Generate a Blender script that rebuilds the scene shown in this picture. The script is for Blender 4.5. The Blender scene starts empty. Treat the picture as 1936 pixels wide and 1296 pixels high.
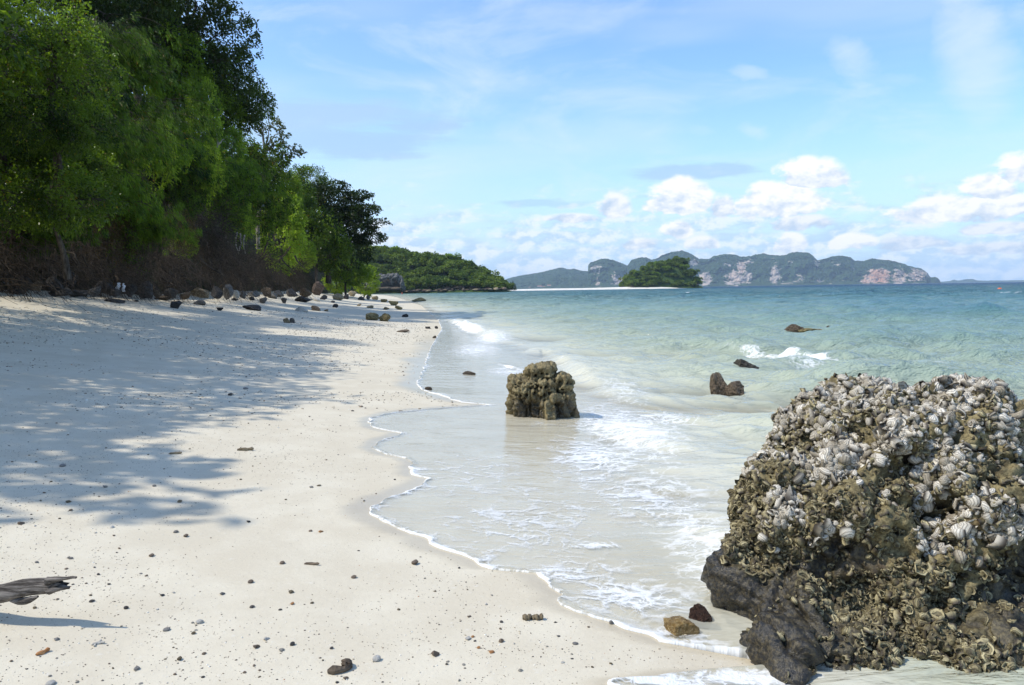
import bpy, bmesh, math, random
import numpy as np
from mathutils import Vector, Matrix, Euler

scene = bpy.context.scene
C = scene.collection
PI = math.pi
rad = math.radians

# ------------------------------------------------------------------ camera
W0, H0, FPX = 1936.0, 1296.0, 1477.0
CAM_H = 1.6
PITCH, ROLL = 3.9, -0.85
cam_d = bpy.data.cameras.new("camera")
cam = bpy.data.objects.new("camera", cam_d)
C.objects.link(cam)
CAM_M = Matrix.Translation((0, 0, CAM_H)) @ Matrix.Rotation(rad(90 - PITCH), 4, 'X') @ Matrix.Rotation(rad(ROLL), 4, 'Z')
cam.matrix_world = CAM_M
cam_d.sensor_width = 36.0
cam_d.lens = 36.0 * FPX / W0
cam_d.clip_start = 0.05
cam_d.clip_end = 40000.0
scene.camera = cam

# ------------------------------------------------------------------ light
SUN_EL, SUN_AZ = 52.0, -103.0          # azimuth measured from +Y towards +X: the sun stands to the left
sun_dir = Vector((math.sin(rad(SUN_AZ)) * math.cos(rad(SUN_EL)), math.cos(rad(SUN_AZ)) * math.cos(rad(SUN_EL)), math.sin(rad(SUN_EL))))
sun_d = bpy.data.lights.new("sun", 'SUN')
sun_d.energy = 4.0
sun_d.angle = rad(0.53)
sun_d.color = (1.0, 0.94, 0.84)
sun = bpy.data.objects.new("sun", sun_d)
C.objects.link(sun)
sun.location = (-40, -20, 60)
sun.rotation_euler = (-sun_dir).to_track_quat('-Z', 'Y').to_euler()
SKY_STRENGTH = 0.15
scene.view_settings.view_transform = 'Standard'
scene.view_settings.look = 'None'
scene.view_settings.exposure = 0.10
scene.view_settings.gamma = 1.0
scene.view_settings.use_curve_mapping = False
scene.render.engine = 'CYCLES'
cy = scene.cycles
cy.use_denoising = True
try:
    cy.denoiser = 'OPENIMAGEDENOISE'
    cy.denoising_prefilter = 'ACCURATE'
except Exception:
    pass
cy.max_bounces = 7
cy.diffuse_bounces = 3
cy.glossy_bounces = 3
cy.transmission_bounces = 3
cy.volume_bounces = 1
cy.transparent_max_bounces = 10
cy.caustics_reflective = False
cy.caustics_refractive = False
cy.sample_clamp_indirect = 6.0

# ------------------------------------------------------------------ node helper
class NT:
    def __init__(s, tree):
        s.t = tree; s.n = tree.nodes; s.l = tree.links
    def new(s, typ, **kw):
        n = s.n.new(typ)
        for k, v in kw.items(): setattr(n, k, v)
        return n
    def put(s, sock, v):
        if isinstance(v, bpy.types.NodeSocket): s.l.new(v, sock)
        elif v is not None:
            if sock.type == 'RGBA' and len(v) == 3: v = (*v, 1.0)
            sock.default_value = v
    def m(s, op, a, b=None, c=None, clamp=False):
        n = s.new('ShaderNodeMath', operation=op, use_clamp=clamp)
        s.put(n.inputs[0], a)
        if b is not None: s.put(n.inputs[1], b)
        if c is not None: s.put(n.inputs[2], c)
        return n.outputs[0]
    def mix(s, f, a, b, blend='MIX'):
        n = s.new('ShaderNodeMix', data_type='RGBA', blend_type=blend, clamp_factor=True)
        s.put(n.inputs[0], f); s.put(n.inputs[6], a); s.put(n.inputs[7], b)
        return n.outputs[2]
    def step(s, x, a, b, lo=0.0, hi=1.0):
        n = s.new('ShaderNodeMapRange', interpolation_type='SMOOTHSTEP')
        s.put(n.inputs[0], x); s.put(n.inputs[1], a); s.put(n.inputs[2], b); s.put(n.inputs[3], lo); s.put(n.inputs[4], hi)
        return n.outputs[0]
    def lin(s, x, a, b, lo=0.0, hi=1.0):
        n = s.new('ShaderNodeMapRange')
        s.put(n.inputs[0], x); s.put(n.inputs[1], a); s.put(n.inputs[2], b); s.put(n.inputs[3], lo); s.put(n.inputs[4], hi)
        return n.outputs[0]
    def noise(s, vec, scale, detail=3, rough=0.55, dist=0.0, color=False):
        n = s.new('ShaderNodeTexNoise')
        if vec is not None: s.l.new(vec, n.inputs['Vector'])
        n.inputs['Scale'].default_value = scale; n.inputs['Detail'].default_value = detail
        n.inputs['Roughness'].default_value = rough; n.inputs['Distortion'].default_value = dist
        return n.outputs[1 if color else 0]
    def voro(s, vec, scale, feature='F1', out=0, rnd=1.0):
        n = s.new('ShaderNodeTexVoronoi', feature=feature)
        if vec is not None: s.l.new(vec, n.inputs['Vector'])
        n.inputs['Scale'].default_value = scale
        n.inputs['Randomness'].default_value = rnd
        return n.outputs[out]
    def attr(s, name, out='Fac'):
        n = s.new('ShaderNodeAttribute', attribute_name=name)
        return n.outputs[out]
    def xyz(s, x, y, z):
        n = s.new('ShaderNodeCombineXYZ')
        s.put(n.inputs[0], x); s.put(n.inputs[1], y); s.put(n.inputs[2], z)
        return n.outputs[0]
    def sep(s, v):
        n = s.new('ShaderNodeSeparateXYZ'); s.l.new(v, n.inputs[0]); return n.outputs
    def vm(s, op, a, b):
        n = s.new('ShaderNodeVectorMath', operation=op)
        s.put(n.inputs[0], a); s.put(n.inputs[1], b)
        return n.outputs[0]
    def ramp(s, f, stops, interp='LINEAR'):
        n = s.new('ShaderNodeValToRGB'); r = n.color_ramp; r.interpolation = interp
        while len(r.elements) < len(stops): r.elements.new(0.5)
        for e, (p, c) in zip(r.elements, stops):
            e.position = p; e.color = (*c, 1.0) if len(c) == 3 else c
        s.put(n.inputs[0], f)
        return n.outputs[0]
    def bump(s, h, strength, dist, normal=None):
        n = s.new('ShaderNodeBump')
        n.inputs['Strength'].default_value = strength; n.inputs['Distance'].default_value = dist
        s.l.new(h, n.inputs['Height'])
        if normal is not None: s.l.new(normal, n.inputs['Normal'])
        return n.outputs[0]

def new_mat(name):
    m = bpy.data.materials.new(name); m.use_nodes = True
    m.node_tree.nodes.clear()
    t = NT(m.node_tree)
    out = t.new('ShaderNodeOutputMaterial')
    return m, t, out

def principled(t, color, rough=0.7, spec=0.4, normal=None):
    p = t.new('ShaderNodeBsdfPrincipled')
    t.put(p.inputs['Base Color'], color); t.put(p.inputs['Roughness'], rough)
    t.put(p.inputs['Specular IOR Level'], spec)
    if normal is not None: t.l.new(normal, p.inputs['Normal'])
    return p

# ------------------------------------------------------------------ pixel rays (photo pixels)
M3 = np.array(CAM_M.to_3x3())
def ray(px, py):
    d = M3 @ np.array([(px - W0 / 2) / FPX, -(py - H0 / 2) / FPX, -1.0])
    return d / np.linalg.norm(d)
def at_Y(px, py, Y):
    d = ray(px, py)
    return np.array([0, 0, CAM_H]) + d * (Y / d[1])
def az_el(px, py):
    d = ray(px, py)
    return math.atan2(d[0], d[1]), math.asin(d[2])

# ------------------------------------------------------------------ numpy noise
def _hash(ix, iy, iz, seed):
    h = (ix.astype(np.int64) * 374761393 + iy.astype(np.int64) * 668265263 + iz.astype(np.int64) * 2147483647 + seed * 974634777) & 0xFFFFFFFF
    h = ((h ^ (h >> 13)) * 1274126177) & 0xFFFFFFFF
    h = ((h ^ (h >> 16)) * 2246822519) & 0xFFFFFFFF
    return ((h ^ (h >> 15)) & 0xFFFFFF) / float(0xFFFFFF)
def vnoise(p, seed=0):
    p = np.asarray(p, float); i = np.floor(p).astype(np.int64); f = p - i
    f = f * f * f * (f * (f * 6 - 15) + 10)
    r = 0
    for dx in (0, 1):
        wx = f[:, 0] if dx else 1 - f[:, 0]
        for dy in (0, 1):
            wy = f[:, 1] if dy else 1 - f[:, 1]
            for dz in (0, 1):
                wz = f[:, 2] if dz else 1 - f[:, 2]
                r = r + wx * wy * wz * _hash(i[:, 0] + dx, i[:, 1] + dy, i[:, 2] + dz, seed)
    return r * 2 - 1
def fbm(p, octs=4, seed=0, gain=0.5, lac=2.03):
    a, s, r = 1.0, 0.0, 0
    q = np.asarray(p, float)
    for o in range(octs):
        r = r + a * vnoise(q, seed + o * 17); s += a; a *= gain; q = q * lac + 3.7
    return r / s
def worley(p, seed=0):
    p = np.asarray(p, float); i = np.floor(p).astype(np.int64); f = p - i
    F1 = np.full(len(p), 9.0); F2 = np.full(len(p), 9.0)
    for dx in (-1, 0, 1):
        for dy in (-1, 0, 1):
            for dz in (-1, 0, 1):
                a, b, c = i[:, 0] + dx, i[:, 1] + dy, i[:, 2] + dz
                q0 = dx + _hash(a, b, c, seed) - f[:, 0]; q1 = dy + _hash(a, b, c, seed + 7) - f[:, 1]; q2 = dz + _hash(a, b, c, seed + 13) - f[:, 2]
                d = np.sqrt(q0 * q0 + q1 * q1 + q2 * q2)
                F2 = np.minimum(F2, np.maximum(d, F1)); F1 = np.minimum(F1, d)
    return F1, F2
def sstep(x, a, b):
    t = np.clip((x - a) / (b - a), 0, 1); return t * t * (3 - 2 * t)
def xy0(X, Y, s=1.0, z=0.0):
    return np.stack([np.ravel(X) * s, np.ravel(Y) * s, np.full(np.size(X), z)], 1)

# ------------------------------------------------------------------ mesh helpers
def make_mesh(name, verts, faces, mat=None, smooth=True, attrs=None):
    verts = np.asarray(verts, np.float32); faces = np.asarray(faces, np.int32)
    me = bpy.data.meshes.new(name)
    n, k = faces.shape
    me.vertices.add(len(verts)); me.vertices.foreach_set('co', verts.ravel())
    me.loops.add(n * k); me.loops.foreach_set('vertex_index', faces.ravel())
    me.polygons.add(n); me.polygons.foreach_set('loop_start', np.arange(0, n * k, k, dtype=np.int32))
    try: me.polygons.foreach_set('loop_total', np.full(n, k, np.int32))
    except Exception: pass
    me.polygons.foreach_set('use_smooth', np.full(n, smooth, bool))
    me.update(calc_edges=True)
    if attrs:
        for an, av in attrs.items():
            av = np.asarray(av, np.float32)
            a = me.attributes.new(an, 'FLOAT', 'POINT'); a.data.foreach_set('value', av.ravel())
    if mat: me.materials.append(mat)
    return me
def link(name, data, parent=None, loc=None):
    o = bpy.data.objects.new(name, data); C.objects.link(o)
    if parent is not None: o.parent = parent
    if loc is not None: o.location = [float(v) for v in loc]
    return o
def tag(o, label=None, cat=None, group=None, kind=None):
    if label: o['label'] = label
    if cat: o['category'] = cat
    if group: o['group'] = group
    if kind: o['kind'] = kind
    return o
def grid_faces(nr, nc):
    i = np.arange((nr - 1) * (nc - 1)); r = i // (nc - 1); c = i % (nc - 1)
    a = r * nc + c
    return np.stack([a, a + 1, a + nc + 1, a + nc], 1)
_ico = {}
def ico(sub):
    if sub not in _ico:
        bm = bmesh.new(); bmesh.ops.create_icosphere(bm, subdivisions=sub, radius=1.0)
        bm.verts.ensure_lookup_table()
        v = np.array([x.co[:] for x in bm.verts]); f = np.array([[x.index for x in q.verts] for q in bm.faces]); bm.free()
        _ico[sub] = (v, f)
    return _ico[sub]
class Acc:
    """collects pieces into one mesh"""
    def __init__(s): s.v = []; s.f = []; s.a = {}; s.n = 0
    def add(s, v, f, **attrs):
        s.v.append(v); s.f.append(f + s.n); s.n += len(v)
        for k, x in attrs.items(): s.a.setdefault(k, []).append(np.broadcast_to(x, (len(v),)))
    def mesh(s, name, mat, smooth=True):
        return make_mesh(name, np.concatenate(s.v), np.concatenate(s.f), mat, smooth, {k: np.concatenate(x) for k, x in s.a.items()})
def tube(pts, r, sides=5):
    """tapered tube along pts; quads, closed by collapsing ends"""
    pts = np.asarray(pts, float); n = len(pts); r = np.broadcast_to(r, (n,))
    d = np.gradient(pts, axis=0); d /= np.linalg.norm(d, axis=1)[:, None] + 1e-9
    up = np.array([0.31, 0.17, 0.93]); a = np.cross(d, up); a /= np.linalg.norm(a, axis=1)[:, None] + 1e-9; b = np.cross(d, a)
    th = np.arange(sides) * 2 * PI / sides
    v = pts[:, None] + r[:, None, None] * (np.cos(th)[None, :, None] * a[:, None] + np.sin(th)[None, :, None] * b[:, None])
    i = np.arange(n - 1)[:, None] * sides; k = np.arange(sides)[None]; k2 = (k + 1) % sides
    f = np.stack([(i + k).ravel(), (i + k2).ravel(), (i + sides + k2).ravel(), (i + sides + k).ravel()], 1)
    return v.reshape(-1, 3), f

# ------------------------------------------------------------------ world: sky and clouds
world = bpy.data.worlds.new("World"); scene.world = world; world.use_nodes = True
def build_world():
    world.node_tree.nodes.clear()
    t = NT(world.node_tree)
    out = t.new('ShaderNodeOutputWorld'); bg = t.new('ShaderNodeBackground')
    sky = t.new('ShaderNodeTexSky', sky_type='NISHITA')
    sky.sun_disc = False; sky.sun_elevation = rad(SUN_EL); sky.sun_rotation = rad(SUN_AZ)
    sky.altitude = 0; sky.air_density = 1.0; sky.dust_density = 0.6; sky.ozone_density = 2.5
    d = t.new('ShaderNodeTexCoord').outputs['Generated']
    x, y, z = t.sep(d)[0:3]
    az = t.m('ARCTAN2', x, y); el = t.m('ARCSINE', z)
    # shared noises in (azimuth, elevation) space, on the direction vector so that they run on all round
    dv = t.vm('MULTIPLY', d, (1.0, 1.0, 1.7))
    n1 = t.m('SUBTRACT', t.noise(dv, 30, 7, 0.57), 0.5)
    n2 = t.m('SUBTRACT', t.noise(t.vm('ADD', dv, (0.006, 0.0, -0.010)), 30, 7, 0.57), 0.5)   # same noise a step away from the sun
    nl = t.m('SUBTRACT', t.noise(dv, 7, 3, 0.5), 0.5)
    ns = t.noise(t.vm('MULTIPLY', d, (1, 1, 7.0)), 9, 6, 0.6)       # flat streaks
    nc = t.noise(t.vm('MULTIPLY', d, (1, 1, 3.0)), 5, 7, 0.62, 0.6)   # cirrus
    nc2 = t.noise(t.vm('ADD', t.vm('MULTIPLY', d, (1, 1, 5.0)), (3, 1, 4)), 3.0, 3, 0.5, 0.3)
    azw = t.m('ADD', az, t.m('MULTIPLY', n1, 0.022)); elw = t.m('ADD', el, t.m('MULTIPLY', n1, 0.016))
    # cumulus: photo pixels (cx, base y, half width, height), softness, tone
    cl = [(1290, 404, 64, 70, .5, 1), (1472, 412, 84, 74, .5, 1), (1533, 358, 62, 66, .5, 1), (1518, 434, 60, 30, .9, .9), (1838, 420, 134, 56, .5, .96),
          (1868, 380, 42, 56, .5, 1), (1960, 345, 60, 70, .4, 1), (1496, 478, 28, 40, .6, .97), (1622, 474, 40, 36, .6, .97), (1279, 448, 30, 34, .7, .97),
          (1366, 409, 26, 46, .9, .93), (1718, 474, 66, 30, .9, .82), (1328, 474, 32, 28, .8, .95),
          (1888, 442, 66, 24, .8, .88), (1160, 412, 36, 50, .9, .92), (1080, 420, 60, 18, 1., .9), (1210, 470, 40, 22, 1., .93),
          (1880, 300 + 180, 90, 22, .9, .86), (2080, 400, 90, 70, .5, .97), (-300, 420, 90, 60, .6, .95), (2400, 420, 120, 60, .6, .95)]
    F = None; B = None
    for (cx, by, hw, h, soft, tone) in cl:
        a0, e0 = az_el(cx, by); e1 = az_el(cx, by - h)[1]; hw_ = hw / FPX
        hh = e1 - e0
        u = t.m('MULTIPLY', t.m('SUBTRACT', azw, a0), 1 / hw_)
        v = t.m('MULTIPLY', t.m('SUBTRACT', elw, e0 + hh * 0.28), 1 / (hh * 0.72))
        vb = t.m('MULTIPLY', t.m('MINIMUM', v, 0.0), 2.4)
        vt = t.m('MAXIMUM', v, 0.0)
        r2 = t.m('ADD', t.m('MULTIPLY', u, u), t.m('ADD', t.m('MULTIPLY', vb, vb), t.m('MULTIPLY', vt, vt)))
        f = t.m('ADD', t.m('SUBTRACT', 1.16, r2), t.m('ADD', t.m('MULTIPLY', nl, 1.2), t.m('MULTIPLY', n1, 2.5)))
        f = t.m('MULTIPLY', f, 1.15 - 0.5 * soft)
        b = t.m('MULTIPLY', t.lin(t.m('ADD', v, t.m('MULTIPLY', t.m('SUBTRACT', n1, n2), 4.5)), -0.75, 0.55, 0.70, 1.0), tone)
        if F is None: F, B = f, b
        else:
            s = t.m('GREATER_THAN', f, F); F = t.m('MAXIMUM', f, F)
            B = t.m('ADD', B, t.m('MULTIPLY', s, t.m('SUBTRACT', b, B)))
    cum = t.step(F, 0.0, 0.50)
    # low broken stratocumulus band, all round the horizon
    low = t.m('MULTIPLY', t.step(el, 0.16, 0.03), t.step(el, -0.02, 0.01))
    sc = t.step(t.m('ADD', t.m('ADD', t.m('MULTIPLY', ns, 0.75), t.m('MULTIPLY', n1, 0.5)), t.m('MULTIPLY', low, 0.31)), 0.47, 0.70)
    sc = t.m('MULTIPLY', sc, t.step(el, 0.21, 0.09, 0.0, 0.72))
    scb = t.lin(t.m('ADD', t.m('SUBTRACT', n1, n2), t.m('MULTIPLY', t.m('SUBTRACT', ns, 0.5), 0.25)), -0.07, 0.08, 0.70, 1.0)
    # thin high veil and cirrus
    veil = t.m('MULTIPLY', t.step(nc2, 0.38, 0.72), 0.26)
    veil = t.m('ADD', veil, t.m('MULTIPLY', t.step(az, 0.12, -0.35), t.step(el, 0.36, 0.06, 0.03, 0.22)))
    veil = t.m('ADD', veil, t.m('MULTIPLY', t.step(nc, 0.47, 0.74), t.step(el, 0.02, 0.12, 0.0, 0.34)))
    wisps = [(1610, 108, 60, 46, .72), (1830, 90, 80, 120, .62), (1417, 138, 38, 15, .4), (1424, 248, 32, 14, .45), (1690, 150, 60, 12, .2), (1500, 60, 100, 20, .12), (1325, 246, 30, 12, .2)]
    for (cx, cyy, hw, hh, amt) in wisps:
        a0, e0 = az_el(cx, cyy)
        u = t.m('MULTIPLY', t.m('SUBTRACT', azw, a0), FPX / hw); v = t.m('MULTIPLY', t.m('SUBTRACT', elw, e0), FPX / hh)
        v = t.m('ADD', v, t.m('MULTIPLY', u, 0.55))
        r2 = t.m('ADD', t.m('MULTIPLY', u, u), t.m('MULTIPLY', v, v))
        w = t.m('MULTIPLY', t.step(t.m('ADD', t.m('SUBTRACT', 1.0, r2), t.m('MULTIPLY', t.m('SUBTRACT', nc, 0.5), 2.6)), -0.2, 1.3), amt)
        veil = t.m('MAXIMUM', veil, w)
    # grey-blue flat cloud over the trees
    lent = None
    for (cx, cyy, hw, hh, amt) in [(640, 222, 240, 30, .75), (690, 268, 150, 30, .75), (770, 240, 110, 13, .8), (1310, 326, 130, 16, .7), (1030, 385, 90, 9, .5), (1880, 398, 120, 10, .7), (560, 250, 120, 40, .7)]:
        a0, e0 = az_el(cx, cyy)
        u = t.m('MULTIPLY', t.m('SUBTRACT', azw, a0), FPX / hw); v = t.m('MULTIPLY', t.m('SUBTRACT', elw, e0), FPX / hh)
        r2 = t.m('ADD', t.m('MULTIPLY', u, u), t.m('MULTIPLY', v, v))
        w = t.m('MULTIPLY', t.step(t.m('ADD', t.m('SUBTRACT', 1.0, r2), t.m('MULTIPLY', t.m('SUBTRACT', ns, 0.5), 3.4)), -0.3, 0.8), amt)
        lent = w if lent is None else t.m('MAXIMUM', lent, w)
    K = 1.0 / SKY_STRENGTH
    def colv(c, k=1.0): return (c[0] * K * k, c[1] * K * k, c[2] * K * k, 1)
    # lift and cool the clear sky a little, as thin high cloud does
    base = t.mix(1.0, sky.outputs[0], SKY_TINT, 'MULTIPLY')
    base = t.mix(t.step(el, 0.26, 0.0, 0.0, 0.72), base, colv((0.60, 0.79, 0.98)))
    c = t.mix(veil, base, colv((0.80, 0.90, 1.0)))
    c = t.mix(lent, c, colv((0.43, 0.635, 0.88)))
    scc = t.mix(t.lin(scb, 0.70, 1.0), colv((0.50, 0.67, 0.88)), colv((0.95, 0.97, 1.0)))
    c = t.mix(sc, c, scc)
    cc = t.mix(t.lin(B, 0.66, 0.97), colv((0.56, 0.68, 0.84)), colv((1.05, 1.04, 1.02)))
    c = t.mix(t.m('MULTIPLY', cum, 0.96), c, cc)
    t.l.new(c, bg.inputs[0]); bg.inputs[1].default_value = SKY_STRENGTH
    t.l.new(bg.outputs[0], out.inputs[0])
SKY_TINT = (1.12, 1.36, 1.58)
build_world()
# ------------------------------------------------------------------ shore shape
def smooth_curve(ys, xs, sig=0.03):
    g = np.exp(np.linspace(math.log(1.0), math.log(12011.0), 6000)) - 11.0 + 0.0
    return g
_cy = np.array([-200, -20, 0, 3.5, 6, 9.5, 12, 16, 25, 40, 60, 90, 120, 200, 300, 380, 420, 20000.])
_cx = np.array([14.0, 2.2, 1.25, 1.15, 0.95, 0.75, 0.6, 0.35, -0.9, -3.2, -6.2, -11, -15.5, -29, -48, -66, -95, -9000])
_gy = np.concatenate([np.linspace(-40, 60, 1001), np.exp(np.linspace(math.log(60.2), math.log(19000), 900))])
_gx = np.interp(_gy, _cy, _cx)
for _ in range(30):                    # round the polyline's corners
    _gx[1:-1] = 0.25 * _gx[:-2] + 0.5 * _gx[1:-1] + 0.25 * _gx[2:]
def shore(Y): return np.interp(Y, _gy, _gx)
_fy = np.array([-60, 0, 10, 22, 35, 50, 70, 90, 120, 150, 200, 260, 330, 400, 430, 20000.])
_fx = np.array([-13.2, -13.2, -13.6, -14.5, -15.9, -18.3, -21.6, -24.6, -28, -33, -48, -72, -92, -104, -110, -9000])
def forest_edge(Y): return np.interp(Y, _fy, _fx)

def sand_z(X, Y):
    sh = np.shape(X); X = np.ravel(np.asarray(X, float)); Y = np.ravel(np.asarray(Y, float))
    s = shore(Y) - X
    far = sstep(Y, 60, 300)
    quad = 0.0068 - 0.0045 * far
    zp = 0.035 * s + quad * np.clip(s, 0, 17) ** 2 + np.clip(s - 17, 0, 60) * 0.02
    zn = -1.1 * (1 - np.exp(s * 0.075)) - 0.0035 * np.clip(-s, 0, 1100)
    z = np.where(s > 0, zp, zn)
    # beach cusps near the camera and soft unevenness
    near = np.exp(-np.clip(Y - 4, 0, 99) / 30.0)
    z += near * np.exp(-((Y - 11.0 - 0.1 * (X + 1)) / 0.75) ** 2) * np.exp(-((X + 0.9) / 1.6) ** 2) * 0.035
    z += (0.012 * fbm(xy0(X, Y, 0.55), 3, 3) * sstep(s, -0.5, 2.0) + 0.004 * fbm(xy0(X, Y, 3.0), 2, 9) * sstep(s, 0.8, 3)) * near
    z -= 0.16 * np.exp(-((X - 2.25) / 1.05) ** 2 - ((Y - 3.6) / 1.2) ** 2)
    z += 0.10 * fbm(xy0(X, Y, 0.12), 2, 5) * sstep(s, 3, 12)
    return z.reshape(sh)

def ground_hit(px, py, tmax=900):
    d = ray(px, py)
    ts = np.exp(np.linspace(math.log(1.5), math.log(tmax), 1400))
    P = np.array([0, 0, CAM_H])[None] + ts[:, None] * d[None]
    dz = P[:, 2] - np.maximum(sand_z(P[:, 0], P[:, 1]), 0.0)
    k = np.argmax(dz < 0)
    if dz[k] >= 0: return None
    a = dz[k - 1] / (dz[k - 1] - dz[k] + 1e-12)
    return P[k - 1] * (1 - a) + P[k] * a

# swash edge: traced photo pixels -> points on a sheet a few centimetres above sea level
_edge_px = [(1404, 1262), (1374, 1262), (1324, 1266), (1260, 1273), (1219, 1281), (1153, 1284), (1125, 1292)]
_edge_px2 = [(1269, 1219), (1237, 1215), (1219, 1199), (1189, 1192), (1157, 1177), (1120, 1170), (1088, 1159), (1062, 1148), (1050, 1136), (1044, 1119), (1028, 1099), (1012, 1084), (975, 1081), (936, 1079), (905, 1068), (878, 1056),
    (840, 1044), (809, 1032), (794, 1018), (770, 1008), (747, 999), (728, 989), (714, 979), (703, 969), (698, 960), (705, 953), (718, 946), (748, 935), (780, 923), (800, 912), (808, 906),
    (769, 899), (760, 890), (778, 879), (765, 867), (745, 863), (725, 858), (703, 847), (716, 836), (738, 826), (752, 819), (732, 815), (711, 810), (699, 805), (693, 799), (712, 790), (751, 781), (800, 775), (850, 771), (900, 768.5), (935, 766.5), (905, 764), (877, 762), (833, 749), (793, 737), (786, 727),
    (793, 716), (800, 700), (806, 680), (818, 650), (835, 622), (828, 604), (805, 586), (796, 577)]
def edge_table():
    pts = []
    for p in _edge_px2:
        h = ground_hit(*p)
        pts.append(h[:2])
    pts = np.array(pts)
    low = np.array([ground_hit(*p)[:2] for p in _edge_px])
    # lower tongue, then the sand point beside the big rock, then the main lobe edge
    Y = list(low[::-1][:, 1][:0])
    a = sorted([(q[1], q[0]) for q in low])
    m = sorted([(q[1], q[0]) for q in pts])
    a = [q for q in a if q[0] < m[0][0] - 0.03]
    tab = [(-60, 1.4), (2.4, 0.55), (2.9, 0.45)] + a + [(a[-1][0] + .03, 1.18), (m[0][0] - .13, 1.18)] + m
    lastY = tab[-1][0]
    for y in (110, 150, 200, 300, 360, 400): 
        if y > lastY + 10: tab.append((y, float(shore(y)) - 0.5))
    tab += [(425, -140), (470, -420), (20000, -24000)]
    t = np.array(tab); 
    return t[:, 0], t[:, 1]
EY, EX = edge_table()
def edge(Y):
    sh = np.shape(Y); y = np.ravel(Y); q = np.stack([y * 0, y, y * 0], 1)
    w = np.exp(-np.clip(y - 4, 0, 99) / 14.0)
    return (np.interp(y, EY, EX) + (.05 * vnoise(q * 3.1, 5) + .022 * vnoise(q * 11, 6) + .010 * vnoise(q * 30, 7)) * np.clip(w + .15, 0, 1) * (y < 60)).reshape(sh)

# ------------------------------------------------------------------ sand
def build_sand():
    ya = np.concatenate([np.linspace(-14, 2.4, 60, endpoint=False), np.exp(np.arange(math.log(2.4), math.log(450), 0.0085)), np.exp(np.linspace(math.log(453), math.log(12000), 60))])
    sa = np.concatenate([np.linspace(-0.99, -0.3, 14), np.linspace(-0.3, 0.0, 10)[1:]])
    # cross-shore coordinate measured inland from the shore; offsets grow with distance
    def offs(Y):
        k = 1.0 + max(Y, 0) * 0.012
        inl = np.concatenate([np.linspace(0, 6, 130), np.linspace(6, 24, 110)[1:], np.array([27, 32, 40, 55, 80])])
        return inl
    inl = offs(0); nneg = 60
    neg = -np.concatenate([np.linspace(0, 4, 34)[1:], 4 + (np.exp(np.linspace(0, math.log(3000), 40)) - 1) * 3.2][:])
    o = np.concatenate([inl[::-1], neg])
    YY = np.repeat(ya[:, None], len(o), 1)
    sc = 1.0 + np.clip(YY - 30, 0, None) * 0.012
    XX = shore(YY) - o[None] * sc
    Z = sand_z(XX, YY)
    dE = edge(YY) - XX                         # inland distance from the swash edge
    wob = 0.35 * fbm(xy0(XX, YY, 0.9), 3, 21).reshape(XX.shape)
    wl = np.interp(YY, [0, 3, 5, 9, 13, 20, 35, 60, 400], [0.35, 0.3, 0.35, 0.3, 0.9, 1.0, 1.2, 2.0, 4.0])
    wet = 1 - sstep(dE + wob * wl, 0.0, wl)
    v = np.stack([XX, YY, Z], -1).reshape(-1, 3)
    f = grid_faces(len(ya), len(o))
    m, t, out = new_mat("coral_sand")
    co = t.new('ShaderNodeTexCoord').outputs['Object']
    wet_a = t.attr('wet')
    g1 = t.noise(co, 260, 3, 0.7); g2 = t.noise(co, 2.2, 4, 0.6); g3 = t.noise(co, 28, 4, 0.65)
    dry = t.mix(t.step(g2, 0.35, 0.68), (0.59, 0.525, 0.40), (0.655, 0.595, 0.465))
    dry = t.mix(t.step(g1, 0.52, 0.75), dry, (0.46, 0.405, 0.32))
    dry = t.mix(t.m('MULTIPLY', t.step(g3, 0.58, 0.74), 0.45), dry, (0.68, 0.645, 0.565))
    # grains of dark shell and coral too small to model
    vo = t.new('ShaderNodeTexVoronoi', feature='F1'); t.l.new(co, vo.inputs['Vector']); vo.inputs['Scale'].default_value = 55
    sp = t.m('MULTIPLY', t.step(vo.outputs['Distance'], 0.20, 0.10), t.m('GREATER_THAN', t.sep(vo.outputs['Color'])[0], 0.80))
    sp = t.m('MULTIPLY', sp, t.step(t.noise(co, 1.3, 2, 0.6), 0.42, 0.6, 0.15, 1.0))
    dry = t.mix(t.m('MULTIPLY', sp, 0.75), dry, (0.20, 0.165, 0.12))
    wetc = t.mix(1.0, dry, (0.95, 0.925, 0.87), 'MULTIPLY')
    col = t.mix(t.attr('film'), t.mix(t.m('MULTIPLY', wet_a, 0.5), dry, wetc), t.mix(1.0, dry, (0.84, 0.805, 0.74), 'MULTIPLY'))
    h = t.m('ADD', t.m('MULTIPLY', g1, 0.25), t.m('MULTIPLY', g3, 1.0))
    nb = t.bump(h, 0.55, 0.006)
    nw = t.bump(g3, 0.05, 0.004)
    p = principled(t, col, 0.85, 0.25, nb)
    gl = t.new('ShaderNodeBsdfGlossy'); gl.inputs['Roughness'].default_value = 0.10; t.l.new(nw, gl.inputs['Normal'])
    fr = t.new('ShaderNodeFresnel'); fr.inputs['IOR'].default_value = 1.33
    mx = t.new('ShaderNodeMixShader')
    t.l.new(t.m('MULTIPLY', fr.outputs[0], t.m('MULTIPLY', t.attr('film'), 0.9)), mx.inputs[0])
    t.l.new(p.outputs[0], mx.inputs[1]); t.l.new(gl.outputs[0], mx.inputs[2]); t.l.new(mx.outputs[0], out.inputs[0])
    me = make_mesh("sand", v, f, m, True, {'wet': wet.ravel(), 'film': (sstep(wet, .3, .95) * sstep(dE, -.10, .0) * (1 - sstep(YY, 14, 30))).ravel()})
    o_ = link("sand_beach", me); tag(o_, "pale coral sand beach sloping down into the sea", None, None, 'structure')
build_sand()

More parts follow.
